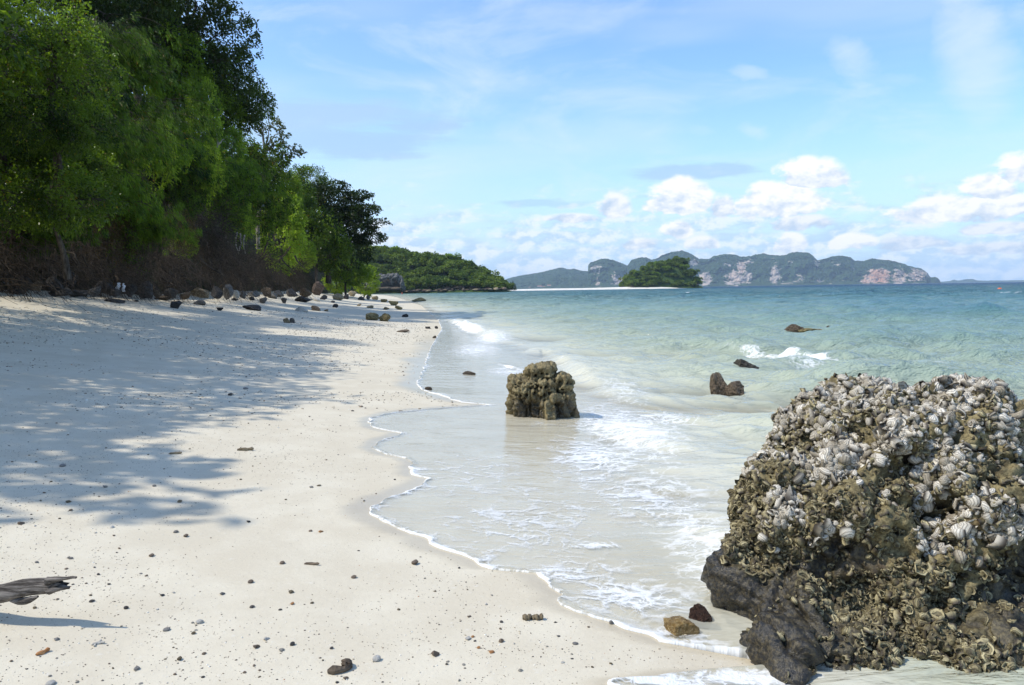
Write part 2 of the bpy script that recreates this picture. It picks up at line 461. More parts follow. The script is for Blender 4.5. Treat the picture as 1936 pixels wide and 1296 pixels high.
# ------------------------------------------------------------------ water
def px_to_sea(px, py, z=0.05):
    d = ray(px, py); k = (z - CAM_H) / d[2]; return d[0] * k, d[1] * k
def wave_components():
    rng = np.random.default_rng(11); out = []
    for i in range(58):
        lam = 0.26 * (14 / 0.26) ** (i / 57.0) * rng.uniform(.9, 1.1)
        th = rad(-90) + rng.normal(0, 0.42) - 0.22        # crests roll towards the camera and the beach
        k = 2 * PI / lam
        a = 0.0215 * lam ** 0.50 * rng.uniform(.6, 1.2)
        out.append((k * math.cos(th), k * math.sin(th), a, rng.uniform(0, 2 * PI), lam))
    return out
WC = wave_components()
CRESTS = [  # small breakers: photo pixels along the crest, height, width (m), foam
    ([(985, 671), (1010, 663), (1042, 663), (1075, 683), (1110, 712), (1160, 735), (1215, 752)], 0.16, 0.45, 0.35),
    ([(822, 604), (850, 606), (880, 615), (905, 628), (935, 640), (975, 650)], 0.22, 0.6, 1.15),
    ([(1330, 655), (1400, 660), (1448, 664), (1480, 668), (1540, 678), (1610, 683), (1690, 688), (1760, 690), (1850, 686)], 0.22, 0.55, 1.25),
    ([(1400, 860), (1330, 850), (1250, 838), (1180, 815), (1120, 790)], 0.06, 0.35, 0.3),
    ([(905, 690), (940, 686), (991, 700)], 0.05, 0.12, 0.9),
    ([(1700, 559), (1760, 558.5), (1850, 558.5), (1936, 558), (1980, 558)], 0.3, 0.9, 1.3),
    ([(1700, 592), (1800, 589), (1936, 594)], 0.2, 1.5, 0.0),
    ([(1500, 650), (1620, 655), (1760, 652)], 0.14, 0.9, 0.0),
    ([(1180, 640), (1290, 634), (1400, 640)], 0.12, 0.9, 0.0),
    ([(1196, 591), (1210, 590), (1226, 592)], 0.12, 0.7, 0.8),
    ([(1290, 557), (1308, 556)], 0.2, 1.2, 0.9),
    ([(1335, 570), (1352, 570)], 0.2, 1.0, 0.8), ([(868, 569), (884, 568)], 0.2, 1.0, 0.9),
    ([(1010, 561), (1024, 561)], 0.2, 1.2, 0.8), ([(1120, 565), (1132, 565)], 0.2, 1.0, 0.6), ([(857, 583), (866, 582)], 0.15, .8, 0.8),
]
def build_water():
    ya = np.concatenate([np.arange(-12, 2.2, 0.12), np.exp(np.arange(math.log(2.2), math.log(700), 0.0062)), np.exp(np.linspace(math.log(706), math.log(15000), 90))])
    nc = 360
    tt = np.linspace(0, 1, nc)
    g = 0.10 * tt + 0.90 * tt ** 2.1
    E = edge(ya)
    R = np.maximum(0.80 * ya + 5.0, 8.0)
    XX = E[:, None] + (R - E)[:, None] * g[None]
    ext = R[:, None] + np.array([4, 14, 50, 200, 1000, 5000, 14000.])[None]
    XX = np.concatenate([XX, ext], 1); nc2 = XX.shape[1]
    YY = np.repeat(ya[:, None], nc2, 1)
    S = sand_z(XX, YY)
    dY = np.gradient(ya)[:, None]
    dx = np.maximum(np.gradient(XX, axis=1), 0.0)
    off = XX - shore(YY)                            # distance out from the mean shoreline
    amp = np.interp(off, [-3, -0.2, 1.0, 2.5, 6, 20, 1e5], [0, 0.06, 0.30, 0.65, 1.0, 1.1, 1.1])
    Zw = np.zeros_like(XX)
    for (kx, ky, a, ph, lam) in WC:
        res = np.maximum(np.abs(kx) * dx, np.abs(ky) * dY)      # mesh steps per wave
        fil = 1 - sstep(res, 0.9, 2.0)
        q = kx * XX + ky * YY + ph + 0.6 * np.sin(0.11 * XX + 0.07 * YY + ph)
        s_ = np.sin(q)
        Zw += fil * a * (np.exp(0.9 * s_) - 1.19)
    Zw *= amp
    foam = np.zeros_like(XX)
    nz = fbm(np.stack([XX.ravel() * 1.6, YY.ravel() * 1.6, np.zeros(XX.size)], 1), 4, 31).reshape(XX.shape)
    for (pp, hgt, wid, fo) in CRESTS:
        P = np.array([px_to_sea(*p) for p in pp])
        lo = P.min(0) - 4 * wid; hi = P.max(0) + 4 * wid
        sel = (XX > lo[0]) & (XX < hi[0]) & (YY > lo[1]) & (YY < hi[1])
        if not sel.any(): continue
        q = np.stack([XX[sel], YY[sel]], 1)
        best = np.full(len(q), 1e9); side = np.zeros(len(q)); tb = np.zeros(len(q))
        L = np.concatenate([[0], np.cumsum(np.linalg.norm(np.diff(P, axis=0), axis=1))])
        for i in range(len(P) - 1):
            a_, b_ = P[i], P[i + 1]; ab = b_ - a_; u = np.clip(((q - a_) @ ab) / (ab @ ab), 0, 1)
            c_ = a_ + u[:, None] * ab; dd = np.linalg.norm(q - c_, axis=1); m_ = dd < best
            best = np.where(m_, dd, best); tb = np.where(m_, (L[i] + u * np.linalg.norm(ab)) / L[-1], tb)
            nrm = np.array([-ab[1], ab[0]]) * (1 if -ab[1] * -0.55 + ab[0] * -0.85 > 0 else -1)   # towards the beach
            side = np.where(m_, np.sign((q - c_) @ nrm) * dd, side)
        taper = np.sin(np.clip(tb, 0.02, 0.98) * PI) ** 0.5
        n_ = nz[sel]
        front = np.where(side > 0, side / (0.55 * wid), side / (1.5 * wid))
        Zw[sel] += hgt * taper * np.exp(-front ** 2) * (0.85 + 0.4 * n_)
        tf_ = taper ** 3 * np.clip(.75 + .8 * n_, .2, 1.3)
        fm = np.exp(-((side - 0.25 * wid) / (0.55 * wid)) ** 2) * fo * tf_
        fm = np.maximum(fm, 0.32 * fo * np.exp(-((side - 0.9 * wid) / (1.2 * wid)) ** 2) * tf_)
        foam[sel] = np.maximum(foam[sel], fm)
        Zw[sel] += 0.05 * hgt / 0.2 * np.clip(fm - 0.3, 0, 1) * n_ * 2
    film = S + 0.006 + 0.004 * np.abs(nz)
    dE = (XX - E[:, None]) / np.sqrt(1 + np.clip(np.gradient(E, ya), -40, 40) ** 2)[:, None]
    lip = 0.006 * np.exp(-((dE - 0.02) / 0.02) ** 2) * (YY < 30)
    film = film + lip
    k = 0.02
    hmx = np.clip(0.5 + 0.5 * (Zw - film) / k, 0, 1)
    Z = film * (1 - hmx) + Zw * hmx + k * hmx * (1 - hmx)
    deepmask = sstep(off, 6, 14)
    Z = np.where(deepmask > 0.999, Zw, Z)
    Z = np.where((XX - E[:, None] < 0.0005), S + 0.0005, Z)
    depth = np.clip(Z - S, 0, None)
    # foam along the swash edge, and drifts of old foam in the wash zone
    n2 = fbm(xy0(XX, YY, 2.6, 4.2), 3, 77).reshape(XX.shape)
    n4 = fbm(xy0(XX, YY, 5.5, 1.2), 3, 78).reshape(XX.shape)
    e1 = np.exp(-(np.clip(dE, 0, None) / np.clip(0.018 + 0.035 * n4 + .012 * n2, .005, 1)) ** 2) * np.clip(.82 + .9 * n2, .25, 1)
    e2 = np.clip(0.42 + .35 * n2, .1, .8) * np.exp(-dE / 0.20)
    stp = 1 / (1 + (np.gradient(E, ya) / 3.5) ** 4)[:, None]
    foam = np.maximum(foam, np.where(YY < 60, np.maximum(e1, e2) * (.35 + .65 * stp), 0.5 * e1))
    def blob(px, py, rx, ry, a):
        x, y = px_to_sea(px, py); x2, _ = px_to_sea(px + rx, py); _, y2 = px_to_sea(px, py - ry)
        return a * np.exp(-((XX - x) / (x2 - x)) ** 2 - ((YY - y) / (y2 - y)) ** 2)
    for b in [(1180, 800, 110, 55, .62), (1130, 860, 120, 45, .58), (1230, 930, 160, 60, .48), (1330, 1010, 110, 80, .50), (1350, 1080, 80, 50, .56), (1200, 1120, 150, 40, .60),
              (1100, 1080, 130, 40, .48), (1000, 980, 220, 70, .40), (900, 900, 180, 60, .33), (1120, 1025, 70, 8, .7), (1260, 780, 100, 22, .5), (1180, 735, 70, 22, .42), (1420, 1262, 130, 22, .8), (1250, 1275, 110, 14, .8),
              (960, 700, 60, 12, .5), (900, 660, 60, 16, .55), (930, 640, 50, 10, .6), (1020, 800, 50, 12, .3), (1480, 1270, 60, 20, .7), (1540, 700, 70, 14, .45), (1700, 700, 60, 10, .35)]:
        foam = np.maximum(foam, blob(*b))
    foam = np.clip(foam, 0, 1)
    silt = np.exp(-np.clip(off - 0.6, 0, None) / 1.7) * (YY < 420) * (1 - .65 * sstep(XX, 1.25, 1.7) * (1 - sstep(YY, 3.9, 4.6)))
    v = np.stack([XX, YY, Z], -1).reshape(-1, 3)
    f = grid_faces(len(ya), nc2)
    m, t, out = new_mat("sea_water")
    co = t.new('ShaderNodeTexCoord').outputs['Object']
    x, y, z = t.sep(co)[0:3]
    dep = t.attr('depth'); fo = t.attr('foam'); si = t.attr('silt')
    # ripples finer than the mesh
    c1 = t.xyz(t.m('MULTIPLY', x, 0.6), t.m('MULTIPLY', y, 1.7), 0.0)
    r1 = t.noise(c1, 0.55, 4, 0.6, 0.4); r2 = t.noise(c1, 2.6, 4, 0.6, 0.5); r3 = t.noise(c1, 13, 3, 0.6, 0.3)
    far = t.step(y, 25, 140)
    h = t.m('ADD', t.m('MULTIPLY', r2, t.lin(t.m('MINIMUM', dep, 0.5), 0.0, 0.5, 0.012, 0.20)), t.m('MULTIPLY', r3, t.lin(t.m('MINIMUM', dep, 0.3), 0.0, 0.3, 0.0018, 0.026)))
    h = t.m('ADD', h, t.m('MULTIPLY', r1, t.m('MULTIPLY', far, 3.0)))
    nb = t.bump(h, 1.0, 1.0)
    # scattering colour of the suspended sand and water with depth
    deepc = t.ramp(t.m('DIVIDE', dep, 7.0), [(0.0, (0.54, 0.55, 0.42)), (0.05, (0.40, 0.455, 0.345)), (0.14, (0.225, 0.325, 0.275)), (0.22, (0.10, 0.215, 0.23)), (0.34, (0.04, 0.13, 0.19)), (0.60, (0.012, 0.062, 0.135)), (1.0, (0.009, 0.055, 0.13))])
    big = t.noise(co, 0.035, 3, 0.5)
    deepc = t.mix(t.m('MULTIPLY', t.step(big, 0.45, 0.7), 0.35), deepc, t.mix(1.0, deepc, (0.75, 0.9, 0.95), 'MULTIPLY'))
    body = t.mix(t.m('MULTIPLY', si, 0.75), deepc, (0.70, 0.67, 0.55))
    dif = t.new('ShaderNodeBsdfDiffuse'); t.l.new(body, dif.inputs[0]); t.l.new(nb, dif.inputs['Normal'])
    tr = t.new('ShaderNodeBsdfTransparent'); t.put(tr.inputs[0], (0.975, 0.985, 0.98))
    op = t.m('SUBTRACT', 1.0, t.m('POWER', 2.718, t.m('MULTIPLY', dep, t.m('ADD', -4.2, t.m('MULTIPLY', si, -14.0)))))
    b1 = t.new('ShaderNodeMixShader'); t.l.new(op, b1.inputs[0]); t.l.new(tr.outputs[0], b1.inputs[1]); t.l.new(dif.outputs[0], b1.inputs[2])
    gl = t.new('ShaderNodeBsdfGlossy'); gl.inputs['Roughness'].default_value = 0.07; t.l.new(nb, gl.inputs['Normal'])
    fr_n = t.new('ShaderNodeFresnel'); fr_n.inputs['IOR'].default_value = 1.33; t.l.new(nb, fr_n.inputs['Normal'])
    ge = t.new('ShaderNodeNewGeometry')
    frv = t.m('MULTIPLY', fr_n.outputs[0], t.m('SUBTRACT', 1.0, ge.outputs['Backfacing']))   # a thin sheet: no total reflection from below
    b2 = t.new('ShaderNodeMixShader'); t.l.new(t.m('MULTIPLY', frv, 0.92), b2.inputs[0]); t.l.new(b1.outputs[0], b2.inputs[1]); t.l.new(gl.outputs[0], b2.inputs[2])
    # lacy foam
    cf = t.xyz(x, t.m('MULTIPLY', y, 1.15), 0.0)
    wv = t.vm('ADD', cf, t.vm('MULTIPLY', t.noise(cf, 3.5, 4, 0.6, 0.0, True), (0.45, 0.45, 0)))
    ve = t.voro(wv, 5.0, 'DISTANCE_TO_EDGE'); ve2 = t.voro(wv, 14.0, 'DISTANCE_TO_EDGE')
    fn = t.noise(cf, 9, 5, 0.65, 0.8); fl = t.noise(t.xyz(t.m('MULTIPLY', x, 0.6), y, 0.0), 2.6, 4, 0.6, 1.2)
    lace = t.m('MAXIMUM', t.step(ve, 0.16, 0.0), t.m('MULTIPLY', t.step(ve2, 0.14, 0.0), 0.75))
    fs = t.noise(t.xyz(t.m('MULTIPLY', x, 0.9), t.m('MULTIPLY', y, 3.2), 0.0), 3.2, 5, 0.62, 0.9)
    pat = t.m('ADD', t.m('MULTIPLY', lace, 0.27), t.m('ADD', t.m('MULTIPLY', fn, 0.30), t.m('ADD', t.m('MULTIPLY', fl, 0.30), t.m('MULTIPLY', fs, 0.62))))
    fm = t.step(t.m('ADD', pat, t.m('MULTIPLY', fo, 1.0)), 1.02, 1.46)
    fm = t.m('MULTIPLY', fm, t.step(fo, 0.04, 0.22))
    fbmp = t.bump(t.m('ADD', fn, t.m('MULTIPLY', t.noise(cf, 45, 2, 0.6), 0.4)), 0.6, 0.03)
    fd = t.new('ShaderNodeBsdfDiffuse'); t.put(fd.inputs[0], (0.80, 0.81, 0.80)); t.l.new(fbmp, fd.inputs['Normal'])
    b3 = t.new('ShaderNodeMixShader'); t.l.new(t.m('MULTIPLY', fm, 0.92), b3.inputs[0]); t.l.new(b2.outputs[0], b3.inputs[1]); t.l.new(fd.outputs[0], b3.inputs[2])
    t.l.new(b3.outputs[0], out.inputs[0])
    me = make_mesh("sea", v, f, m, True, {'depth': depth.ravel(), 'foam': foam.ravel(), 'silt': silt.ravel()})
    o = link("sea_water", me); tag(o, "shallow turquoise sea with small breaking waves and foam", None, None, 'structure')
build_water()
# ------------------------------------------------------------------ far land
def build_mountains():
    m, t, out = new_mat("limestone_and_forest")
    co = t.new('ShaderNodeTexCoord').outputs['Object']
    cl = t.attr('cliff'); 
    n1 = t.noise(t.vm('MULTIPLY', co, (1, 1, 0.35)), 0.020, 5, 0.65); n2 = t.noise(co, 0.012, 4, 0.6)
    n3 = t.noise(t.vm('MULTIPLY', co, (1, 1, 0.10)), 0.035, 4, 0.7)
    rock = t.mix(t.step(n1, 0.38, 0.62), (0.20, 0.185, 0.17), (0.44, 0.37, 0.30))
    rock = t.mix(t.m('MULTIPLY', t.attr('red'), t.step(n2, 0.3, 0.6, 0.55, 1.0)), rock, (0.46, 0.21, 0.11))
    rock = t.mix(t.step(n3, 0.50, 0.62, 0.0, 0.8), rock, (0.13, 0.13, 0.13))
    green = t.mix(t.step(t.noise(co, 0.05, 4, 0.7), 0.38, 0.62), (0.012, 0.028, 0.010), (0.042, 0.068, 0.022))
    f = t.step(t.m('ADD', cl, t.m('MULTIPLY', t.m('SUBTRACT', n1, 0.5), 2.6)), 0.48, 0.62)
    col = t.mix(f, green, rock)
    p = principled(t, col, 0.9, 0.1)
    t.l.new(p.outputs[0], out.inputs[0])
    def massif(name, ridge, Y0, deep, label, cliffs, ncol, wall, seed, bumps=1.0):
        rp = np.array(ridge, float)
        px = np.linspace(rp[0, 0], rp[-1, 0], ncol)
        py = np.interp(px, rp[:, 0], rp[:, 1])
        base = np.array([at_Y(a, b, Y0) for a, b in zip(px, py)])
        hgt = np.maximum(base[:, 2], 2.0); xs = base[:, 0]
        prof_d = np.array([-0.02, 0.0, 0.10, 0.20, 0.22, 0.26, 0.30, 0.34, 0.38, 0.42, 0.46, 0.52, 0.58, 0.64, 0.70, 0.78, 0.86, 0.93, 1.0, 1.12, 1.3, 1.6, 2.0])
        pz_c = np.array([-.06, 0.0, 0.10, 0.16, 0.24, 0.32, 0.40, 0.48, 0.56, 0.63, 0.69, 0.745, 0.79, 0.83, 0.865, 0.905, 0.94, 0.975, 1.0, 0.97, 0.85, 0.5, -.05])
        pz_s = np.array([-.06, 0.0, 0.09, 0.165, 0.21, 0.25, 0.29, 0.33, 0.37, 0.41, 0.45, 0.51, 0.57, 0.63, 0.69, 0.77, 0.86, 0.93, 1.0, 0.97, 0.85, 0.5, -.05])
        nd = 3
        idx = np.linspace(0, len(prof_d) - 1, (len(prof_d) - 1) * nd + 1)
        ii = np.arange(len(prof_d))
        D = np.interp(idx, ii, prof_d); PC = np.interp(idx, ii, pz_c); PS = np.interp(idx, ii, pz_s)
        kc = wall * (0.75 + 0.25 * vnoise(np.stack([xs * 0.004, xs * 0, xs * 0 + seed], 1), seed))
        prof = PS[:, None] * (1 - kc)[None] + PC[:, None] * kc[None]
        X = np.repeat(xs[None], len(D), 0)
        X = X * (1 + 0.0 * D[:, None])
        Z = prof * hgt[None]
        taper = np.minimum(hgt / 80.0, 1.0)
        Yv = Y0 + (D[:, None] - 1.0) * deep * taper[None]
        P3 = np.stack([X.ravel(), Yv.ravel() * 1.0, Z.ravel()], 1)
        nn = fbm(P3 * np.array([0.012, 0.012, 0.006]), 4, seed + 3).reshape(X.shape)
        nm = fbm(P3 * 0.03, 3, seed + 9).reshape(X.shape)
        w = np.clip(D[:, None] * 6, 0, 1) * np.clip((2.0 - D[:, None]) * 3, 0, 1)
        Yv = Yv + nn * 90 * w * taper[None] + nm * 34 * w * taper[None]
        X = X * Yv / Y0
        top = np.exp(-((D[:, None] - 1.0) / 0.12) ** 2)
        Z = Z + (nm * 12 * bumps + 8.0 * bumps * fbm(P3 * 0.09, 2, seed + 5).reshape(X.shape)) * w * (1 - 0.55 * top) * np.minimum(hgt / 60.0, 1)[None]
        cliff = np.zeros_like(X); red = np.zeros_like(X)
        pxg = np.repeat(px[None], len(D), 0)
        zpx = (Z - CAM_H) / Y0 * FPX
        hy = np.array([H0 / 2 - FPX * math.tan(rad(PITCH)) - (a - W0 / 2) * math.tan(rad(-ROLL)) for a in px])
        pyg = hy[None] - zpx
        front = D[:, None] < 1.0
        for (cx, cyy, rx, ry, a, rd) in cliffs:
            e = np.exp(-(((pxg - cx) / rx) ** 2 + ((pyg - cyy) / ry) ** 2) ** 1.5) * front
            cliff = np.maximum(cliff, a * e); red = np.maximum(red, rd * e)
        v = np.stack([X, Yv, Z], -1).reshape(-1, 3)
        me = make_mesh(name, v, grid_faces(len(D), ncol), m, False, {'cliff': cliff.ravel(), 'red': red.ravel()})
        o = link(name, me); tag(o, label, None, None, 'structure')
    main_r = [(1111, 543), (1112, 503), (1116, 497), (1125, 494), (1138, 489), (1148, 489.5), (1165, 494), (1178, 499), (1186, 503), (1193, 493), (1205, 488), (1222, 487), (1232, 491), (1240, 491), (1252, 483), (1270, 477), (1290, 474), (1300, 477), (1312, 484),
        (1322, 490), (1340, 490), (1350, 484), (1372, 481), (1390, 482), (1402, 486), (1420, 484), (1435, 481), (1442, 479), (1455, 482), (1475, 483), (1485, 482), (1495, 478), (1510, 477), (1528, 478), (1538, 485), (1545, 493), (1560, 490),
        (1573, 486), (1592, 484), (1608, 487), (1615, 493), (1630, 494), (1648, 489), (1665, 491), (1690, 494), (1710, 500), (1725, 505), (1740, 507), (1752, 515), (1759, 525), (1768, 524.5), (1773, 526), (1777, 531), (1780, 538)]
    cl = [(1127, 512, 13, 12, .75, 0), (1130, 532, 7, 12, .7, .25), (1165, 532, 12, 13, .7, .05), (1312, 500, 9, 8, .85, 0), (1335, 528, 12, 15, .85, .15), (1395, 525, 30, 14, .75, .2), (1402, 510, 10, 18, .9, .25), (1385, 538, 20, 6, .7, .1),
          (1412, 497, 14, 6, .75, .05), (1378, 503, 14, 5, .5, 0), (1465, 522, 15, 20, .75, .1), (1510, 528, 14, 13, .6, .12), (1545, 500, 7, 9, .75, 0), (1490, 500, 12, 6, .45, 0), (1660, 525, 26, 16, 1.0, .95), (1640, 530, 14, 10, .8, .6),
          (1700, 525, 18, 16, .8, .3), (1735, 522, 22, 16, .8, .25), (1580, 502, 12, 6, .4, 0), (1450, 490, 10, 5, .4, 0), (1610, 512, 10, 6, .35, 0), (1485, 536, 30, 5, .5, .1), (1560, 534, 40, 5, .35, 0.1)]
    massif("limestone_mountain", main_r, 5600, 700, "long limestone massif with forest tops and pale pink cliffs across the bay", cl, 640, 1.05, 5)
    massif("wooded_hill", [(930, 543), (942, 538), (952, 531), (960, 527), (985, 521), (1000, 519), (1018, 516), (1035, 512), (1055, 507), (1062, 506), (1075, 510), (1085, 508), (1100, 513), (1113, 514), (1150, 520), (1190, 544)], 6400, 1300, "low blue green wooded hill left of the limestone cliffs", [], 140, 0.2, 15)
    massif("distant_peak", [(895, 543), (908, 533), (917, 526), (923, 522), (930, 526), (938, 529), (946, 534), (960, 543)], 9000, 900, "small pale blue peak showing behind the headland", [], 60, 0.4, 25)
    massif("distant_coast", [(1690, 537), (1770, 533.5), (1796, 532), (1803, 528.5), (1810, 531), (1818, 530), (1826, 528), (1840, 528), (1848, 530.5), (1870, 531.2), (1872, 529.4), (1875, 531), (1900, 530.5), (1940, 530), (2100, 530), (2300, 527)], 9500, 500, "thin blue strip of distant coast on the horizon", [], 160, 0.4, 35, 0.4)
build_mountains()
# ------------------------------------------------------------------ the wooded bank on the left
def bank_z(X, Y):
    """height of the bank behind the beach, by distance behind the forest edge"""
    sh = np.shape(X); Xr = np.ravel(X); Yr = np.ravel(Y)
    tt = forest_edge(Yr) - Xr
    nz = fbm(xy0(Xr, Yr, 0.16), 3, 41); nf = fbm(xy0(Xr, Yr, 0.8), 3, 43)
    b = sand_z(Xr, Yr)
    far = 1 - sstep(Yr, 150, 330) * 0.45
    r = sstep(tt + 0.6 * nz, -0.2, 1.6) * (2.4 + 0.8 * nz) + np.clip(tt - 1.0, 0, 26) * 0.95 * far + np.clip(tt - 27, 0, 40) * 0.25
    r = r + 0.35 * nf * sstep(tt, 0, 1.5) + 0.9 * nz * sstep(tt, 2, 8)
    z = np.where(tt < -0.6, b - 0.3, b + r - 0.3 * (1 - sstep(tt, -0.6, 0.1)))
    return z.reshape(sh)
def build_bank():
    ya = np.concatenate([np.linspace(-14, 20, 50), np.exp(np.arange(math.log(20.4), math.log(420), 0.014))])
    tt = np.concatenate([[-1.0], np.linspace(-0.6, 3, 30), np.linspace(3.3, 14, 24), np.linspace(16, 75, 16)])
    YY = np.repeat(ya[:, None], len(tt), 1); XX = forest_edge(YY) - tt[None]
    Z = bank_z(XX, YY)
    v = np.stack([XX, YY, Z], -1).reshape(-1, 3)
    m, t, out = new_mat("bank_soil")
    co = t.new('ShaderNodeTexCoord').outputs['Object']
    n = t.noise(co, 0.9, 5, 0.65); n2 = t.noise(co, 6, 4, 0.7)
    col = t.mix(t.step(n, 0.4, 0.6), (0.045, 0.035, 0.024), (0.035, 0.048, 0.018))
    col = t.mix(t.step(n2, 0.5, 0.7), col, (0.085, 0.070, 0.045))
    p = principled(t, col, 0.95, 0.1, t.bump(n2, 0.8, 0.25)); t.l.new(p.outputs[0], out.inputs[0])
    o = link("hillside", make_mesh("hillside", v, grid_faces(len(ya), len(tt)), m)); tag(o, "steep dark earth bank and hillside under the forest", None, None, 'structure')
build_bank()

# ---- foliage materials
def leaf_mat(name, dark, light, rough=0.42, trans=0.35, dry=None):
    m, t, out = new_mat(name)
    ti = t.attr('tint'); oi = t.new('ShaderNodeObjectInfo').outputs['Random']
    f = t.m('ADD', t.m('MULTIPLY', ti, 0.80), t.m('MULTIPLY', t.m('SUBTRACT', oi, 0.3), 0.38), None, True)
    c = t.mix(f, dark, light)
    if dry is not None: c = t.mix(t.step(ti, 0.93, 0.97), c, dry)
    p = principled(t, c, rough, 0.25)
    tl = t.new('ShaderNodeBsdfTranslucent'); t.put(tl.inputs[0], t.mix(1.0, c, (1.5, 1.6, 0.45), 'MULTIPLY'))
    ms = t.new('ShaderNodeMixShader'); ms.inputs[0].default_value = trans
    t.l.new(p.outputs[0], ms.inputs[1]); t.l.new(tl.outputs[0], ms.inputs[2]); t.l.new(ms.outputs[0], out.inputs[0])
    return m
LM_mid = leaf_mat("broad_leaves", (0.015, 0.038, 0.006), (0.21, 0.30, 0.042), 0.30, 0.48, (0.24, 0.17, 0.03))
LM_light = leaf_mat("light_leaves", (0.08, 0.14, 0.016), (0.36, 0.46, 0.07), 0.45, 0.5, (0.30, 0.20, 0.03))
LM_dark = leaf_mat("dark_leaves", (0.013, 0.026, 0.008), (0.065, 0.10, 0.020), 0.45, 0.28, (0.16, 0.13, 0.03))
LM_bamb = leaf_mat("bamboo_leaves", (0.014, 0.036, 0.005), (0.18, 0.285, 0.032), 0.55, 0.48, (0.20, 0.13, 0.03))
LM_olive = leaf_mat("olive_leaves", (0.050, 0.062, 0.022), (0.14, 0.15, 0.060), 0.5, 0.3)
LM_dry = leaf_mat("dry_leaves", (0.05, 0.034, 0.013), (0.16, 0.105, 0.036), 0.7, 0.2)
LM_far = leaf_mat("hill_leaves", (0.045, 0.085, 0.014), (0.23, 0.29, 0.05), 0.6, 0.25)
def bark_mat(name, a, b):
    m, t, out = new_mat(name)
    co = t.new('ShaderNodeTexCoord').outputs['Object']
    n = t.noise(t.vm('MULTIPLY', co, (1, 1, 0.25)), 9, 5, 0.7)
    p = principled(t, t.mix(t.step(n, 0.35, 0.65), a, b), 0.9, 0.15, t.bump(n, 0.6, 0.03)); t.l.new(p.outputs[0], out.inputs[0])
    return m
BARK = bark_mat("grey_bark", (0.04, 0.033, 0.026), (0.125, 0.105, 0.085))
BARK_P = bark_mat("pale_bark", (0.20, 0.18, 0.15), (0.42, 0.38, 0.32))
TWIG = bark_mat("dry_twigs", (0.032, 0.025, 0.019), (0.12, 0.095, 0.073))

def leaves_at(P, Dn, ln, wd, rng, tint, fold=0.18):
    """one folded quad per leaf; P base points, Dn directions"""
    n = len(P)
    Dn = Dn / (np.linalg.norm(Dn, axis=1)[:, None] + 1e-9)
    up = rng.normal(0, 0.5, (n, 3)) + np.array([0, 0, 1.0]); s = np.cross(Dn, up); s /= np.linalg.norm(s, axis=1)[:, None] + 1e-9
    nr = np.cross(s, Dn)
    l = ln * rng.uniform(.65, 1.25, n)[:, None]; w = wd * rng.uniform(.7, 1.25, n)[:, None]
    mid = P + Dn * l * 0.5 + nr * l * fold
    v = np.stack([P, mid + s * w * 0.5, P + Dn * l - nr * l * 0.1, mid - s * w * 0.5], 1).reshape(-1, 3)
    f = np.arange(n * 4).reshape(n, 4)
    return v, f, np.repeat(tint, 4)
def rdir(rng, n):
    d = rng.normal(0, 1, (n, 3)); return d / np.linalg.norm(d, axis=1)[:, None]

